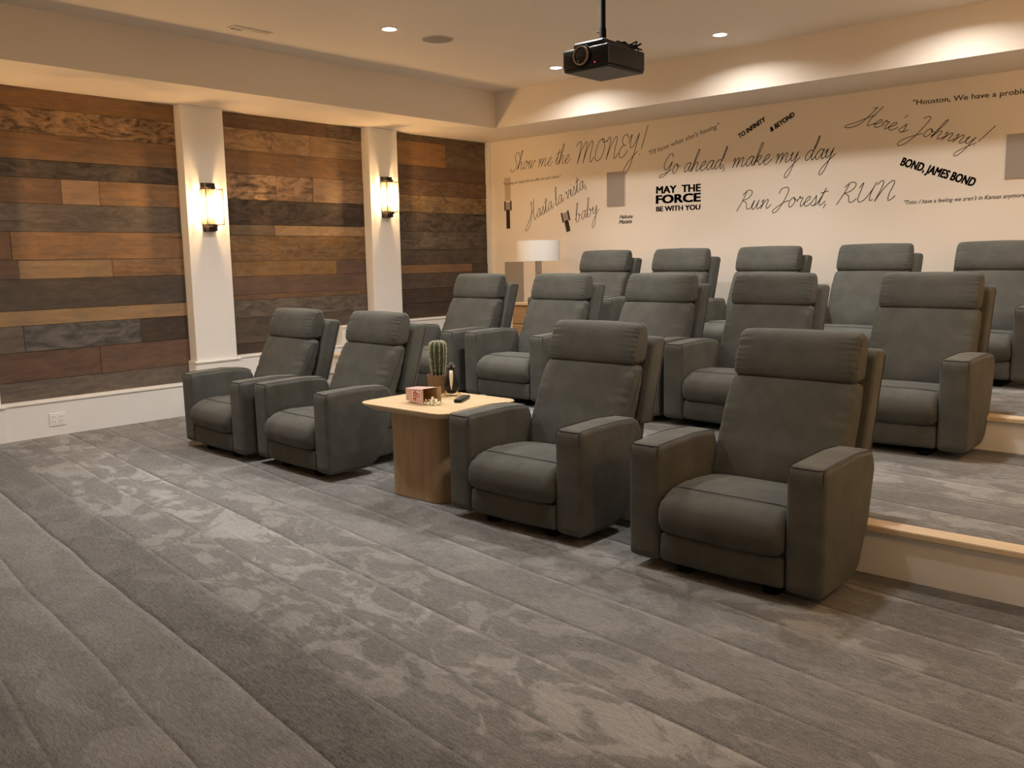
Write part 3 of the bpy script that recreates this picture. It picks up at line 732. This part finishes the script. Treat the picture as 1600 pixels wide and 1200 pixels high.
# printed stripes and emblem on the near side and the top
bm = newbm()
def onside(u0, u1, v0, v1, d=.0006):
    q = []
    for (u, v) in ((u0, v0), (u1, v0), (u1, v1), (u0, v1)):
        x = -LN / 2 + LN * u; w = W0 + (W1 - W0) * u; h = H0_ + (H1 - H0_) * u
        q.append((x, -w - d, .046 - h + 2 * h * v))
    a = [bm.verts.new(p) for p in q]; b = [bm.verts.new((p[0], p[1] + d * .8, p[2])) for p in q]
    bm.faces.new(a); bm.faces.new(b[::-1])
    for k in range(4): bm.faces.new((a[k], b[k], b[(k + 1) % 4], a[(k + 1) % 4]))
def ontop(u0, u1, v0, v1, d=.0006):
    q = []
    for (u, v) in ((u0, v0), (u1, v0), (u1, v1), (u0, v1)):
        x = -LN / 2 + LN * u; w = W0 + (W1 - W0) * u; h = H0_ + (H1 - H0_) * u
        q.append((x, -w + 2 * w * v, .046 + h + d))
    a = [bm.verts.new(p) for p in q]; b = [bm.verts.new((p[0], p[1], p[2] - d * .8)) for p in q]
    bm.faces.new(a); bm.faces.new(b[::-1])
    for k in range(4): bm.faces.new((a[k], b[k], b[(k + 1) % 4], a[(k + 1) % 4]))
for k in range(7):
    v = .08 + k * .13
    onside(.0, .36 if 1 < k < 6 else 1.0, v, v + .04); 
    if 1 < k < 6: onside(.86, 1.0, v, v + .04)
    ontop(0, 1, v, v + .03)
# round-ish red emblem with a ribbon
for (u, v, du, dv) in ((.44, .24, .05, .5), (.50, .16, .10, .20), (.50, .62, .09, .22), (.58, .34, .05, .34), (.62, .66, .10, .08), (.66, .40, .04, .30), (.74, .60, .10, .07), (.75, .34, .05, .22), (.46, .46, .14, .08)):
    onside(u, u + du, v, v + dv, .0009)
bmesh.ops.recalc_face_normals(bm, faces=bm.faces); obj('print', bm, 'card_red', carton)
# popped kernels
def kernel_mesh(seed):
    bm = newbm(); rnd = random.Random(seed)
    bmesh.ops.create_icosphere(bm, subdivisions=3, radius=.0085)
    lobes = [Vector((rnd.uniform(-1, 1), rnd.uniform(-1, 1), rnd.uniform(-1, 1))).normalized() for _ in range(6)]
    for v in bm.verts:
        d = v.co.normalized(); f = max(max(0, d.dot(l)) ** 6 for l in lobes); v.co = d * (.0055 + .007 * f)
    return bm
kp = [obj('popcorn_kernel', kernel_mesh(k), 'popcorn', None, True) for k in range(4)]
spots = [(-3.583, 3.232, 0), (-3.565, 3.215, 0), (-3.558, 3.243, 0), (-3.545, 3.224, 0), (-3.54, 3.262, 0), (-3.525, 3.238, 0), (-3.57, 3.268, 0), (-3.555, 3.290, 0), (-3.512, 3.256, 0),
         (-3.574, 3.248, .013), (-3.556, 3.230, .014), (-3.550, 3.256, .015), (-3.570, 3.282, .013), (-3.535, 3.246, .013), (-3.562, 3.245, .026), (-3.60, 3.26, .010), (-3.61, 3.24, .012), (-3.59, 3.215, .004)]
for k, (x, y, dz) in enumerate(spots):
    o = kp[k % 4] if k < 4 else kp[k % 4].copy()
    if k >= 4: C.objects.link(o)
    o.location = (x + .052, y - .002, TZ + .0075 + dz); o.rotation_euler = (k * 1.3, k * .7, k * 2.1)
    tag(o, 'popped white corn kernel in the heap at the carton mouth', 'popcorn', 'popcorn spilled on the table')

# ------------------------------------------------------------------ cabinet and table lamp in the back corner
t = thing('end_cabinet', 'small honey oak end cabinet under the table lamp in the back corner', 'cabinet', (-5.985, 7.18, P2Z))
hc = .842 - P2Z
bm = newbm(); box(bm, -.27, .27, -.22, .24, .02, hc - .028, .003, 1); obj('carcass', bm, 'oak_cab', t)
bm = newbm(); box(bm, -.285, .285, -.24, .25, hc - .028, hc, .004, 2); obj('top', bm, 'oak_top', t)
for k in range(2):
    z0 = .04 + k * .19
    bm = newbm(); box(bm, -.255, .255, -.232, -.216, z0, z0 + .175, .003, 1); d = obj('drawer', bm, 'oak_cab', t)
    bm = newbm(); box(bm, -.06, .06, -.246, -.230, z0 + .13, z0 + .142, .003, 1); obj('handle', bm, 'bronze', d)
for sx in (-1, 1):
    for sy in (-.19, .21):
        bm = newbm(); box(bm, sx * .24 - .02, sx * .24 + .02, sy - .02, sy + .02, 0, .024); obj('leg', bm, 'oak_cab', t)
t = thing('table_lamp', 'unlit table lamp with white drum shade on the corner cabinet', 'lamp', (-6.055, 7.16, .842))
bm = newbm(); lathe(bm, [(.085, 0), (.085, .012), (.035, .018)], 28); obj('foot', bm, 'pole', t, True, 40)
bm = newbm(); lathe(bm, [(.034, .016), (.034, .46)], 24); obj('pole', bm, 'pole', t, True, 40)
bm = newbm(); lathe(bm, [(.228, .428), (.228, .638), (.225, .638), (.225, .428)], 48, cap=False)
b0 = len(bm.verts); bmesh.ops.recalc_face_normals(bm, faces=bm.faces); sh = obj('lamp_shade', bm, 'shade', t, True, 40)
bm = newbm()
for z in (.430, .636): tube(bm, [(.2265 * math.cos(q), .2265 * math.sin(q), z) for q in [2 * math.pi * k / 48 for k in range(49)]], .0025, 6, cap=False)
for a in (0, 2.094, 4.189): tube(bm, [(.01 * math.cos(a), .01 * math.sin(a), .46), (.226 * math.cos(a), .226 * math.sin(a), .628)], .002, 6)
obj('wire_ring', bm, 'shade', sh)

# ------------------------------------------------------------------ projector on its ceiling pole
PX, PY, PZ = -3.364, 4.63, 2.42
t = thing('projector', 'black projector with large ringed lens hanging from the ceiling by a pole', 'projector', (PX, PY, PZ))
bm = newbm(); box(bm, -.172, .172, -.195, .195, 0.010, .130, .014, 3)
box(bm, -.166, .166, -.188, .188, 0.0, .012, .005, 2)
obj('body', bm, 'black', t, True, 40)
bm = newbm(); box(bm, -.155, .155, -.175, .175, -.003, .002, .002, 1); obj('bottom_plate', bm, simple('dark_grey_plastic', (.045, .040, .036), .45), t)
bm = newbm(); box(bm, -.095, .135, -.19, .13, .125, .162, .014, 3); obj('lid', bm, 'black', t, True, 40)
bm = newbm(); lathe(bm, [(.068, -.19), (.068, -.202), (.058, -.204)], 36, c=(-.022, 0, .080), axis='Y'); obj('lens_housing', bm, 'blackmat', t, True, 40)
bm = newbm(); lathe(bm, [(.048, -.203), (.048, -.212), (.057, -.212), (.058, -.203)], 40, c=(-.022, 0, .080), axis='Y', cap=False); obj('lens_ring', bm, 'lensring', t, True, 40)
bm = newbm(); lathe(bm, [(.048, -.203), (.044, -.206), (.025, -.210), (.001, -.212)], 36, c=(-.022, 0, .080), axis='Y'); obj('lens', bm, 'lens', t, True)
bm = newbm(); lathe(bm, [(.004, -.194), (.004, -.1975), (.001, -.198)], 12, c=(.075, 0, .030), axis='Y'); obj('indicator_light', bm, 'red_led', t, True)
mount_parts = []
bm = newbm(); tube(bm, [(0, 0, .175), (0, 0, .26)], .022, 20); tube(bm, [(0, 0, .255), (0, 0, ZC - PZ)], .018, 20); mount_parts.append(obj('pole', bm, 'blackmat', t, True, 40))
bm = newbm(); lathe(bm, [(.085, .163), (.08, .172), (.045, .190), (.022, .205)], 24); mount_parts.append(obj('bracket', bm, 'blackmat', t, True, 40))
bm = newbm(); lathe(bm, [(.055, ZC - PZ - .02), (.06, ZC - PZ - .008), (.06, ZC - PZ)], 24); mount_parts.append(obj('ceiling_plate', bm, 'blackmat', t, True, 40))
bm = newbm(); tube(bm, [(-.034, -.006, .245), (-.016, -.003, .245)], .006, 10); mount_parts.append(obj('thumb_screw', bm, 'blackmat', t, True))
for o in mount_parts: o.location = (.005, -.02, 0)
rnd = random.Random(4)
for k in range(4):
    p0 = Vector((.04 + .03 * k, .02 + .035 * k, .155)); pts = [p0]
    for q in range(6): pts.append(Vector((p0.x + rnd.uniform(-.05, .07), p0.y + rnd.uniform(-.04, .08), .142 + rnd.uniform(.0, .045))))
    pts.append(Vector((p0.x + .02, p0.y + .03, .137)))
    bm = newbm(); tube(bm, catmull([tuple(p) for p in pts], 5, closed=False), .0045, 6); obj('cable', bm, 'blackmat', t, True)

# ------------------------------------------------------------------ wall lettering
# single-line script glyphs: strokes in (x, y), x-height 1, baseline 0; (advance, strokes)
G = {
 'a': (1.05, [[(.82, .80), (.58, 1.0), (.28, .82), (.10, .40), (.22, .04), (.46, .08), (.70, .50), (.84, .98)], [(.84, .98), (.74, .35), (.86, .02), (1.08, .18), (1.22, .42)]]),
 'b': (.95, [[(-.02, .30), (.25, 1.1), (.42, 2.0), (.34, 2.30), (.20, 2.0), (.10, .9), (.12, .15), (.35, -.02), (.66, .25), (.70, .75), (.52, .92), (.60, .70), (.90, .66)]]),
 'c': (.8, [[(.72, .85), (.45, 1.0), (.14, .6), (.16, .15), (.45, -.02), (.9, .4)]]),
 'd': (1.10, [[(.80, .80), (.56, 1.0), (.26, .80), (.10, .38), (.24, .02), (.50, .12), (.76, .70), (1.02, 1.7), (1.04, 2.30), (.94, 2.1), (.80, 1.0), (.76, .25), (.92, .0), (1.2, .4)]]),
 'e': (.82, [[(.02, .34), (.40, .52), (.62, .84), (.48, 1.02), (.22, .76), (.14, .30), (.34, -.02), (.64, .10), (.98, .46)]]),
 'h': (1.05, [[(-.02, .20), (.30, 1.2), (.50, 2.1), (.42, 2.36), (.28, 2.0), (.14, .8), (.06, .0)], [(.06, .0), (.24, .60), (.52, .98), (.68, .85), (.62, .30), (.74, .0), (1.0, .14), (1.18, .40)]]),
 'i': (.52, [[(.02, .25), (.24, .98), (.16, .3), (.24, .0), (.45, .1), (.62, .40)], [(.34, 1.38), (.36, 1.46)]]),
 'k': (1.0, [[(-.02, .2), (.28, 1.1), (.48, 2.0), (.40, 2.30), (.26, 2.0), (.12, .8), (.06, .0)], [(.08, .30), (.44, .96), (.66, .86), (.50, .52), (.16, .44), (.50, .32), (.70, .0), (1.12, .42)]]),
 'l': (.55, [[(-.02, .2), (.26, 1.0), (.48, 2.0), (.40, 2.30), (.24, 1.9), (.10, .7), (.18, .02), (.40, .06), (.66, .40)]]),
 'm': (1.62, [[(.02, .70), (.20, .98), (.24, .60), (.14, .0)], [(.14, .0), (.34, .62), (.60, .98), (.72, .80), (.62, .0)], [(.62, .0), (.84, .62), (1.10, .98), (1.24, .82), (1.18, .25), (1.30, .0), (1.52, .14), (1.72, .40)]]),
 'n': (1.12, [[(.02, .70), (.20, .98), (.24, .60), (.14, .0)], [(.14, .0), (.36, .62), (.64, .98), (.78, .80), (.72, .25), (.84, .0), (1.04, .14), (1.22, .40)]]),
 'o': (.92, [[(.60, .92), (.36, 1.0), (.12, .62), (.14, .16), (.36, -.02), (.64, .30), (.66, .78), (.50, .98), (.62, .74), (1.0, .72)]]),
 'r': (.78, [[(.02, .5), (.22, 1.08), (.28, .86), (.56, .92), (.48, .40), (.56, .02), (.76, .1), (.92, .40)]]),
 's': (.72, [[(.0, .22), (.36, .92), (.38, 1.08), (.46, .72), (.54, .26), (.36, -.02), (.10, .10)], [(.36, -.02), (.62, .1), (.88, .40)]]),
 't': (.66, [[(.02, .25), (.30, 1.0), (.50, 1.80), (.34, 1.0), (.22, .3), (.30, .0), (.54, .08), (.80, .40)], [(.06, 1.26), (.40, 1.34), (.78, 1.46)]]),
 'u': (1.08, [[(.02, .4), (.24, .98), (.14, .35), (.24, .0), (.50, .14), (.76, .98)], [(.76, .98), (.70, .35), (.82, .0), (1.02, .12), (1.2, .40)]]),
 'v': (.85, [[(.02, .7), (.18, .98), (.24, .6), (.30, .0), (.56, .45), (.72, 1.0), (.70, .84), (1.0, .78)]]),
 'w': (1.3, [[(.02, .5), (.22, .98), (.14, .35), (.26, .0), (.48, .25), (.66, .95), (.58, .35), (.70, .0), (.94, .25), (1.10, .98), (1.08, .80), (1.35, .80)]]),
 'y': (1.02, [[(.02, .6), (.20, .98), (.14, .45), (.26, .10), (.50, .24), (.78, .98)], [(.78, .98), (.66, .1), (.44, -1.1), (.16, -1.55), (-.06, -1.36), (.10, -.85), (.60, -.20), (1.14, .40)]]),
 ',': (.5, [[(.24, .10), (.28, .02), (.16, -.30)]]),
 "'": (.40, [[(.30, 2.1), (.20, 1.7)]]),
 '!': (.7, [[(.66, 2.6), (.44, 1.5), (.24, .55)], [(.10, .02), (.12, .08)]]),
 'S': (1.25, [[(1.15, 1.68), (1.08, 2.08), (.76, 2.2), (.46, 1.86), (.56, 1.36), (.92, .92), (.98, .42), (.68, .0), (.2, -.12), (-.10, .10), (.02, .30)]]),
 'G': (1.5, [[(1.22, 1.78), (1.04, 2.18), (.66, 2.1), (.34, 1.5), (.28, .86), (.54, .46), (.95, .76), (1.26, 1.34)], [(1.26, 1.34), (1.12, .6), (.86, .05), (.45, -.28), (-.05, -.34), (.05, -.10), (.62, .08), (1.38, .45)]]),
 'H': (1.75, [[(.62, 2.15), (.98, 2.36), (.92, 2.0), (.66, 1.0), (.28, .0), (-.42, -.62), (-1.0, -.70), (-.92, -.42), (-.20, .12), (.70, .95), (1.26, 1.42)], [(1.50, 2.56), (1.24, 1.6), (1.08, .7), (1.18, .02), (1.42, .10), (1.8, .45)]]),
 'J': (1.25, [[(.30, 2.0), (.62, 2.36), (.92, 2.15), (.86, 1.2), (.62, -.2), (.24, -1.2), (-.24, -1.62), (-.52, -1.35), (-.22, -.75), (.50, -.15), (1.15, .30)]]),
 'F': (1.45, [[(.05, 1.55), (.22, 2.0), (.75, 2.15), (1.05, 1.85), (.98, 1.1), (.70, .2), (.34, -.42), (-.02, -.52), (-.06, -.25), (.36, .15), (.95, .55), (1.45, .72)]]),
 'R': (1.65, [[(.62, 1.95), (.42, 1.0), (.05, -.12)], [(.28, 1.65), (.70, 2.12), (1.20, 2.05), (1.30, 1.65), (.98, 1.22), (.50, 1.02), (.92, .75), (1.20, .10), (1.52, .08), (1.8, .40)]]),
 'U': (1.75, [[(.10, 1.5), (.34, 2.0), (.32, 1.2), (.30, .40), (.55, .0), (.98, .28), (1.38, 1.2), (1.55, 1.95)], [(1.55, 1.95), (1.38, .9), (1.46, .15), (1.75, .2)]]),
 'M': (2.75, [[(-.35, 1.75), (.0, 2.05), (.36, 2.08), (.40, 1.4), (.20, .0)], [(.20, .0), (.60, 1.3), (1.12, 2.0), (1.36, 1.75), (1.24, .9), (1.10, .0)], [(1.10, .0), (1.50, 1.3), (2.02, 2.0), (2.26, 1.75), (2.14, .7), (2.24, .02), (2.55, .15), (2.75, .45)]]),
 'O': (1.75, [[(1.10, 2.0), (.60, 1.95), (.20, 1.2), (.22, .35), (.65, .0), (1.20, .35), (1.45, 1.2), (1.22, 1.92), (.95, 2.05), (1.12, 1.72), (1.7, 1.80)]]),
 'N': (1.95, [[(-.05, 1.70), (.22, 2.05), (.46, 1.95), (.44, 1.2), (.24, .0)], [(.24, .0), (.70, 1.3), (1.22, 2.0), (1.48, 1.75), (1.36, .7), (1.46, .02), (1.75, .15), (1.95, .45)]]),
 'E': (1.3, [[(1.25, 1.70), (1.0, 2.05), (.50, 1.95), (.40, 1.45), (.72, 1.12), (.98, 1.12)], [(.98, 1.12), (.48, 1.02), (.16, .60), (.28, .10), (.72, -.04), (1.18, .32), (1.35, .6)]]),
 'Y': (1.85, [[(.05, 1.3), (.40, 2.0), (.34, 1.25), (.48, .78), (.92, 1.0), (1.45, 2.0)], [(1.45, 2.0), (1.20, .6), (.82, -.85), (.30, -1.65), (-.06, -1.45), (.16, -.85), (.95, -.1), (1.6, .35)]]),
}
def script_line(name, text, p0, p1, xh, width, label, m='decal', slant=.30, grp='quotes lettered on the back wall', flat=1.0):
    """writes text on the back wall from p0 to p1 (x, z of the baseline), letters xh tall"""
    a = Vector((p0[0], p0[1])); b = Vector((p1[0], p1[1])); L0 = (b - a).length; d = (b - a) / L0; nv = Vector((-d.y, d.x))
    tot = sum(.62 if ch == ' ' else G[ch][0] for ch in text)
    sx = L0 / tot; x = 0.0; bm = newbm()
    for ch in text:
        if ch == ' ': x += .62; continue
        adv, strokes = G[ch]
        for st in strokes:
            pts = [(px + slant * py, py) for px, py in st]
            c = catmull(pts, 6, closed=False)
            P = [a + d * ((x + px) * sx) + nv * (py * xh) for px, py in c]
            ribbon(bm, P, width)
        x += adv
    o = obj(name, bm, m); tag(o, label, 'lettering', grp); return o
def ribbon(bm, P, w):
    """flat stroke of width w, 1 mm thick, lying on the back wall"""
    y0, y1 = YB - .0002, YB - .0014; fr, bk = [], []
    for i, p in enumerate(P):
        t_ = (P[min(i + 1, len(P) - 1)] - P[max(i - 1, 0)]); t_ = t_.normalized() if t_.length > 1e-9 else Vector((1, 0)); n_ = Vector((-t_.y, t_.x)) * w / 2
        e = t_ * (w * .4) * (1 if i == len(P) - 1 else (-1 if i == 0 else 0))
        fr.append((bm.verts.new((p.x + n_.x + e.x, y1, p.y + n_.y + e.y)), bm.verts.new((p.x - n_.x + e.x, y1, p.y - n_.y + e.y))))
        bk.append((bm.verts.new((p.x + n_.x + e.x, y0, p.y + n_.y + e.y)), bm.verts.new((p.x - n_.x + e.x, y0, p.y - n_.y + e.y))))
    for i in range(len(P) - 1):
        bm.faces.new((fr[i][0], fr[i + 1][0], fr[i + 1][1], fr[i][1]))
        bm.faces.new((fr[i][0], bk[i][0], bk[i + 1][0], fr[i + 1][0])); bm.faces.new((fr[i][1], fr[i + 1][1], bk[i + 1][1], bk[i][1]))
SW = .0062
o = script_line('wall_quote', 'Show me the', (-6.93, 2.290), (-6.085, 2.312), .088, SW * .85, 'thin black script lettering reading Show me the MONEY, left on the back wall')
o2 = script_line('big', 'MONEY!', (-5.99, 2.290), (-5.13, 2.318), .106, SW, '')
def join(a, b):
    bm = newbm(); bm.from_mesh(a.data); bm.from_mesh(b.data); bm.to_mesh(a.data); bm.free(); bpy.data.objects.remove(b)
join(o, o2)
script_line('wall_quote', 'Go ahead, make my day', (-4.93, 2.102), (-3.18, 2.112), .086, SW, 'thin black script lettering reading Go ahead, make my day, centre of the wall')
o = script_line('wall_quote', 'Hasta la vista,', (-6.66, 1.695), (-5.84, 2.045), .084, SW * .85, 'thin black script lettering climbing to the right, reading Hasta la vista, baby')
o2 = script_line('big', 'baby', (-6.0, 1.675), (-5.70, 1.765), .084, SW * .85, ''); join(o, o2)
script_line('wall_quote', "Here's Johnny!", (-2.985, 2.378), (-2.02, 2.095), .066, SW * .85, 'thin black script lettering sloping down, upper right of the wall, with exclamation mark')
script_line('wall_quote', 'Run Forest,', (-4.09, 1.712), (-3.22, 1.716), .082, SW, 'thin black script lettering along the lower edge of the quotes, beginning with Run')
script_line('wall_quote', 'RUN', (-3.14, 1.722), (-2.66, 1.724), .080, SW, 'tall thin script capitals reading RUN, at the right end of the lowest script line')

def text_mesh(name, lines, label, m='decal', grp='quotes lettered on the back wall'):
    """lines: (text, x0, z0, x1, z1, cap height, bold, shear); fits each line between its end points on the back wall"""
    bm_all = newbm()
    for (txt, x0, z0, x1, z1, cap, bold, shear) in lines:
        cu = bpy.data.curves.new('lettering', 'FONT'); cu.body = txt; cu.size = 1.0; cu.offset = 0.0 if bold > .009 else max(0.0, bold); cu.shear = shear; cu.resolution_u = 3
        o = bpy.data.objects.new('lettering', cu); C.objects.link(o)
        dg = bpy.context.evaluated_depsgraph_get(); dg.update(); me = bpy.data.meshes.new_from_object(o.evaluated_get(dg))
        xs = [v.co.x for v in me.vertices]; ys = [v.co.y for v in me.vertices]; w = max(xs) - min(xs)
        a = Vector((x0, z0)); b = Vector((x1, z1)); L0 = (b - a).length; d = (b - a) / L0; nv = Vector((-d.y, d.x)); sx = L0 / w; sy = cap / .727
        bm = newbm(); bm.from_mesh(me)
        if bold > .009:                       # heavier strokes: the same outlines set side by side
            src = bm.faces[:]
            for dx, dy in ((1.5, .9), (-1.5, .9), (1.5, -.9), (-1.5, -.9), (.7, 0), (-.7, 0)):
                g2 = bmesh.ops.duplicate(bm, geom=src)
                for v in {v for f in g2['geom'] if isinstance(f, bmesh.types.BMFace) for v in f.verts}: v.co.x += dx * bold; v.co.y += dy * bold
        ext = bmesh.ops.extrude_face_region(bm, geom=bm.faces[:]); moved = {v for v in ext['geom'] if isinstance(v, bmesh.types.BMVert)}
        x_min = min(xs)
        for v in bm.verts:
            p = a + d * ((v.co.x - x_min) * sx) + nv * (v.co.y * sy); v.co = (p.x, YB - (.0014 if v in moved else .0002), p.y)
        tmp = bpy.data.meshes.new('tmp'); bm.to_mesh(tmp); bm.free(); bm_all.from_mesh(tmp); bpy.data.meshes.remove(tmp)
        bpy.data.objects.remove(o); bpy.data.curves.remove(cu); bpy.data.meshes.remove(me)
    bmesh.ops.recalc_face_normals(bm_all, faces=bm_all.faces)
    o = obj(name, bm_all, m); tag(o, label, 'lettering', grp); return o
text_mesh('wall_quote', [('MAY  THE', -4.975, 1.918, -4.478, 1.912, .072, .026, 0), ('FORCE', -4.975, 1.820, -4.478, 1.816, .083, .030, 0), ('BE WITH YOU', -4.975, 1.742, -4.478, 1.738, .050, .026, 0)],
          'bold black capitals stacked in three lines, right of the square speaker panel')
text_mesh('wall_quote', [('BOND, JAMES BOND', -2.617, 2.006, -2.052, 1.795, .068, .030, .12)], 'bold black narrow capitals sloping down beside the right speaker panel')
text_mesh('wall_quote', [('"Houston, We have a problem"', -2.536, 2.474, -1.640, 2.456, .042, .004, 0)], 'small plain lettering beginning Houston, top right of the back wall')
text_mesh('wall_quote', [('"Toto: I have a feeling we aren\'t in Kansas anymore"', -2.572, 1.684, -1.66, 1.694, .034, .006, .35)], 'tiny slanted italic line under the bold sloping capitals, right')
text_mesh('wall_quote', [('TO INFINITY', -4.070, 2.366, -3.812, 2.496, .044, .030, .15)], 'small chunky black capitals rising to the right, reading TO INFINITY')
text_mesh('wall_quote', [('& BEYOND', -3.760, 2.392, -3.538, 2.507, .044, .030, .15)], 'small chunky black capitals rising to the right, reading & BEYOND')
text_mesh('wall_quote', [('"I\'ll have what she\'s having"', -5.060, 2.300, -4.275, 2.490, .046, .0, .25)], 'faint grey handwritten line rising to the right above the centre quote', 'decal_grey')
text_mesh('wall_quote', [('"I\'m going to make him an offer he can\'t refuse"', -7.05, 2.138, -6.20, 2.166, .030, -.004, .35)], 'tiny italic line under the large script at the left end', 'decal_grey')
text_mesh('wall_quote', [('Hakuna', -5.425, 1.690, -5.262, 1.690, .040, .012, .3), ('Matata', -5.430, 1.636, -5.272, 1.642, .040, .012, .3)], 'small slanted brush lettering in two lines under the square speaker panel')

# torch-shaped decals
def torch(cx, cz, ang, hl, label, beam):
    t = thing('wall_decal', label, 'decal', (cx, YB, cz), 0, 'torch shaped decals'); t.rotation_euler = (0, ang, 0)
    def plate(nm, x0, x1, z0, z1, m, y=-.0016): 
        bm = newbm(); box(bm, x0, x1, y, -.0001, z0, z1); obj(nm, bm, m, t)
    plate('handle', -.028, .028, -hl, .0, 'decal_brown')
    plate('head', -.036, .036, .0, .085, 'grille')
    plate('head_edge', -.056, -.036, -.012, .098, 'decal_brown'); plate('head_edge', .036, .056, -.012, .098, 'decal_brown')
    if beam: plate('beam', -.045, .045, .10, .36, 'decal_beam', -.0008)
torch(-6.985, 1.858, 0, .215, 'dark brown upright torch shaped decal at the left end of the back wall', True)
torch(-6.130, 1.702, R(-14), .125, 'dark brown tilted torch shaped decal between two climbing script words', False)
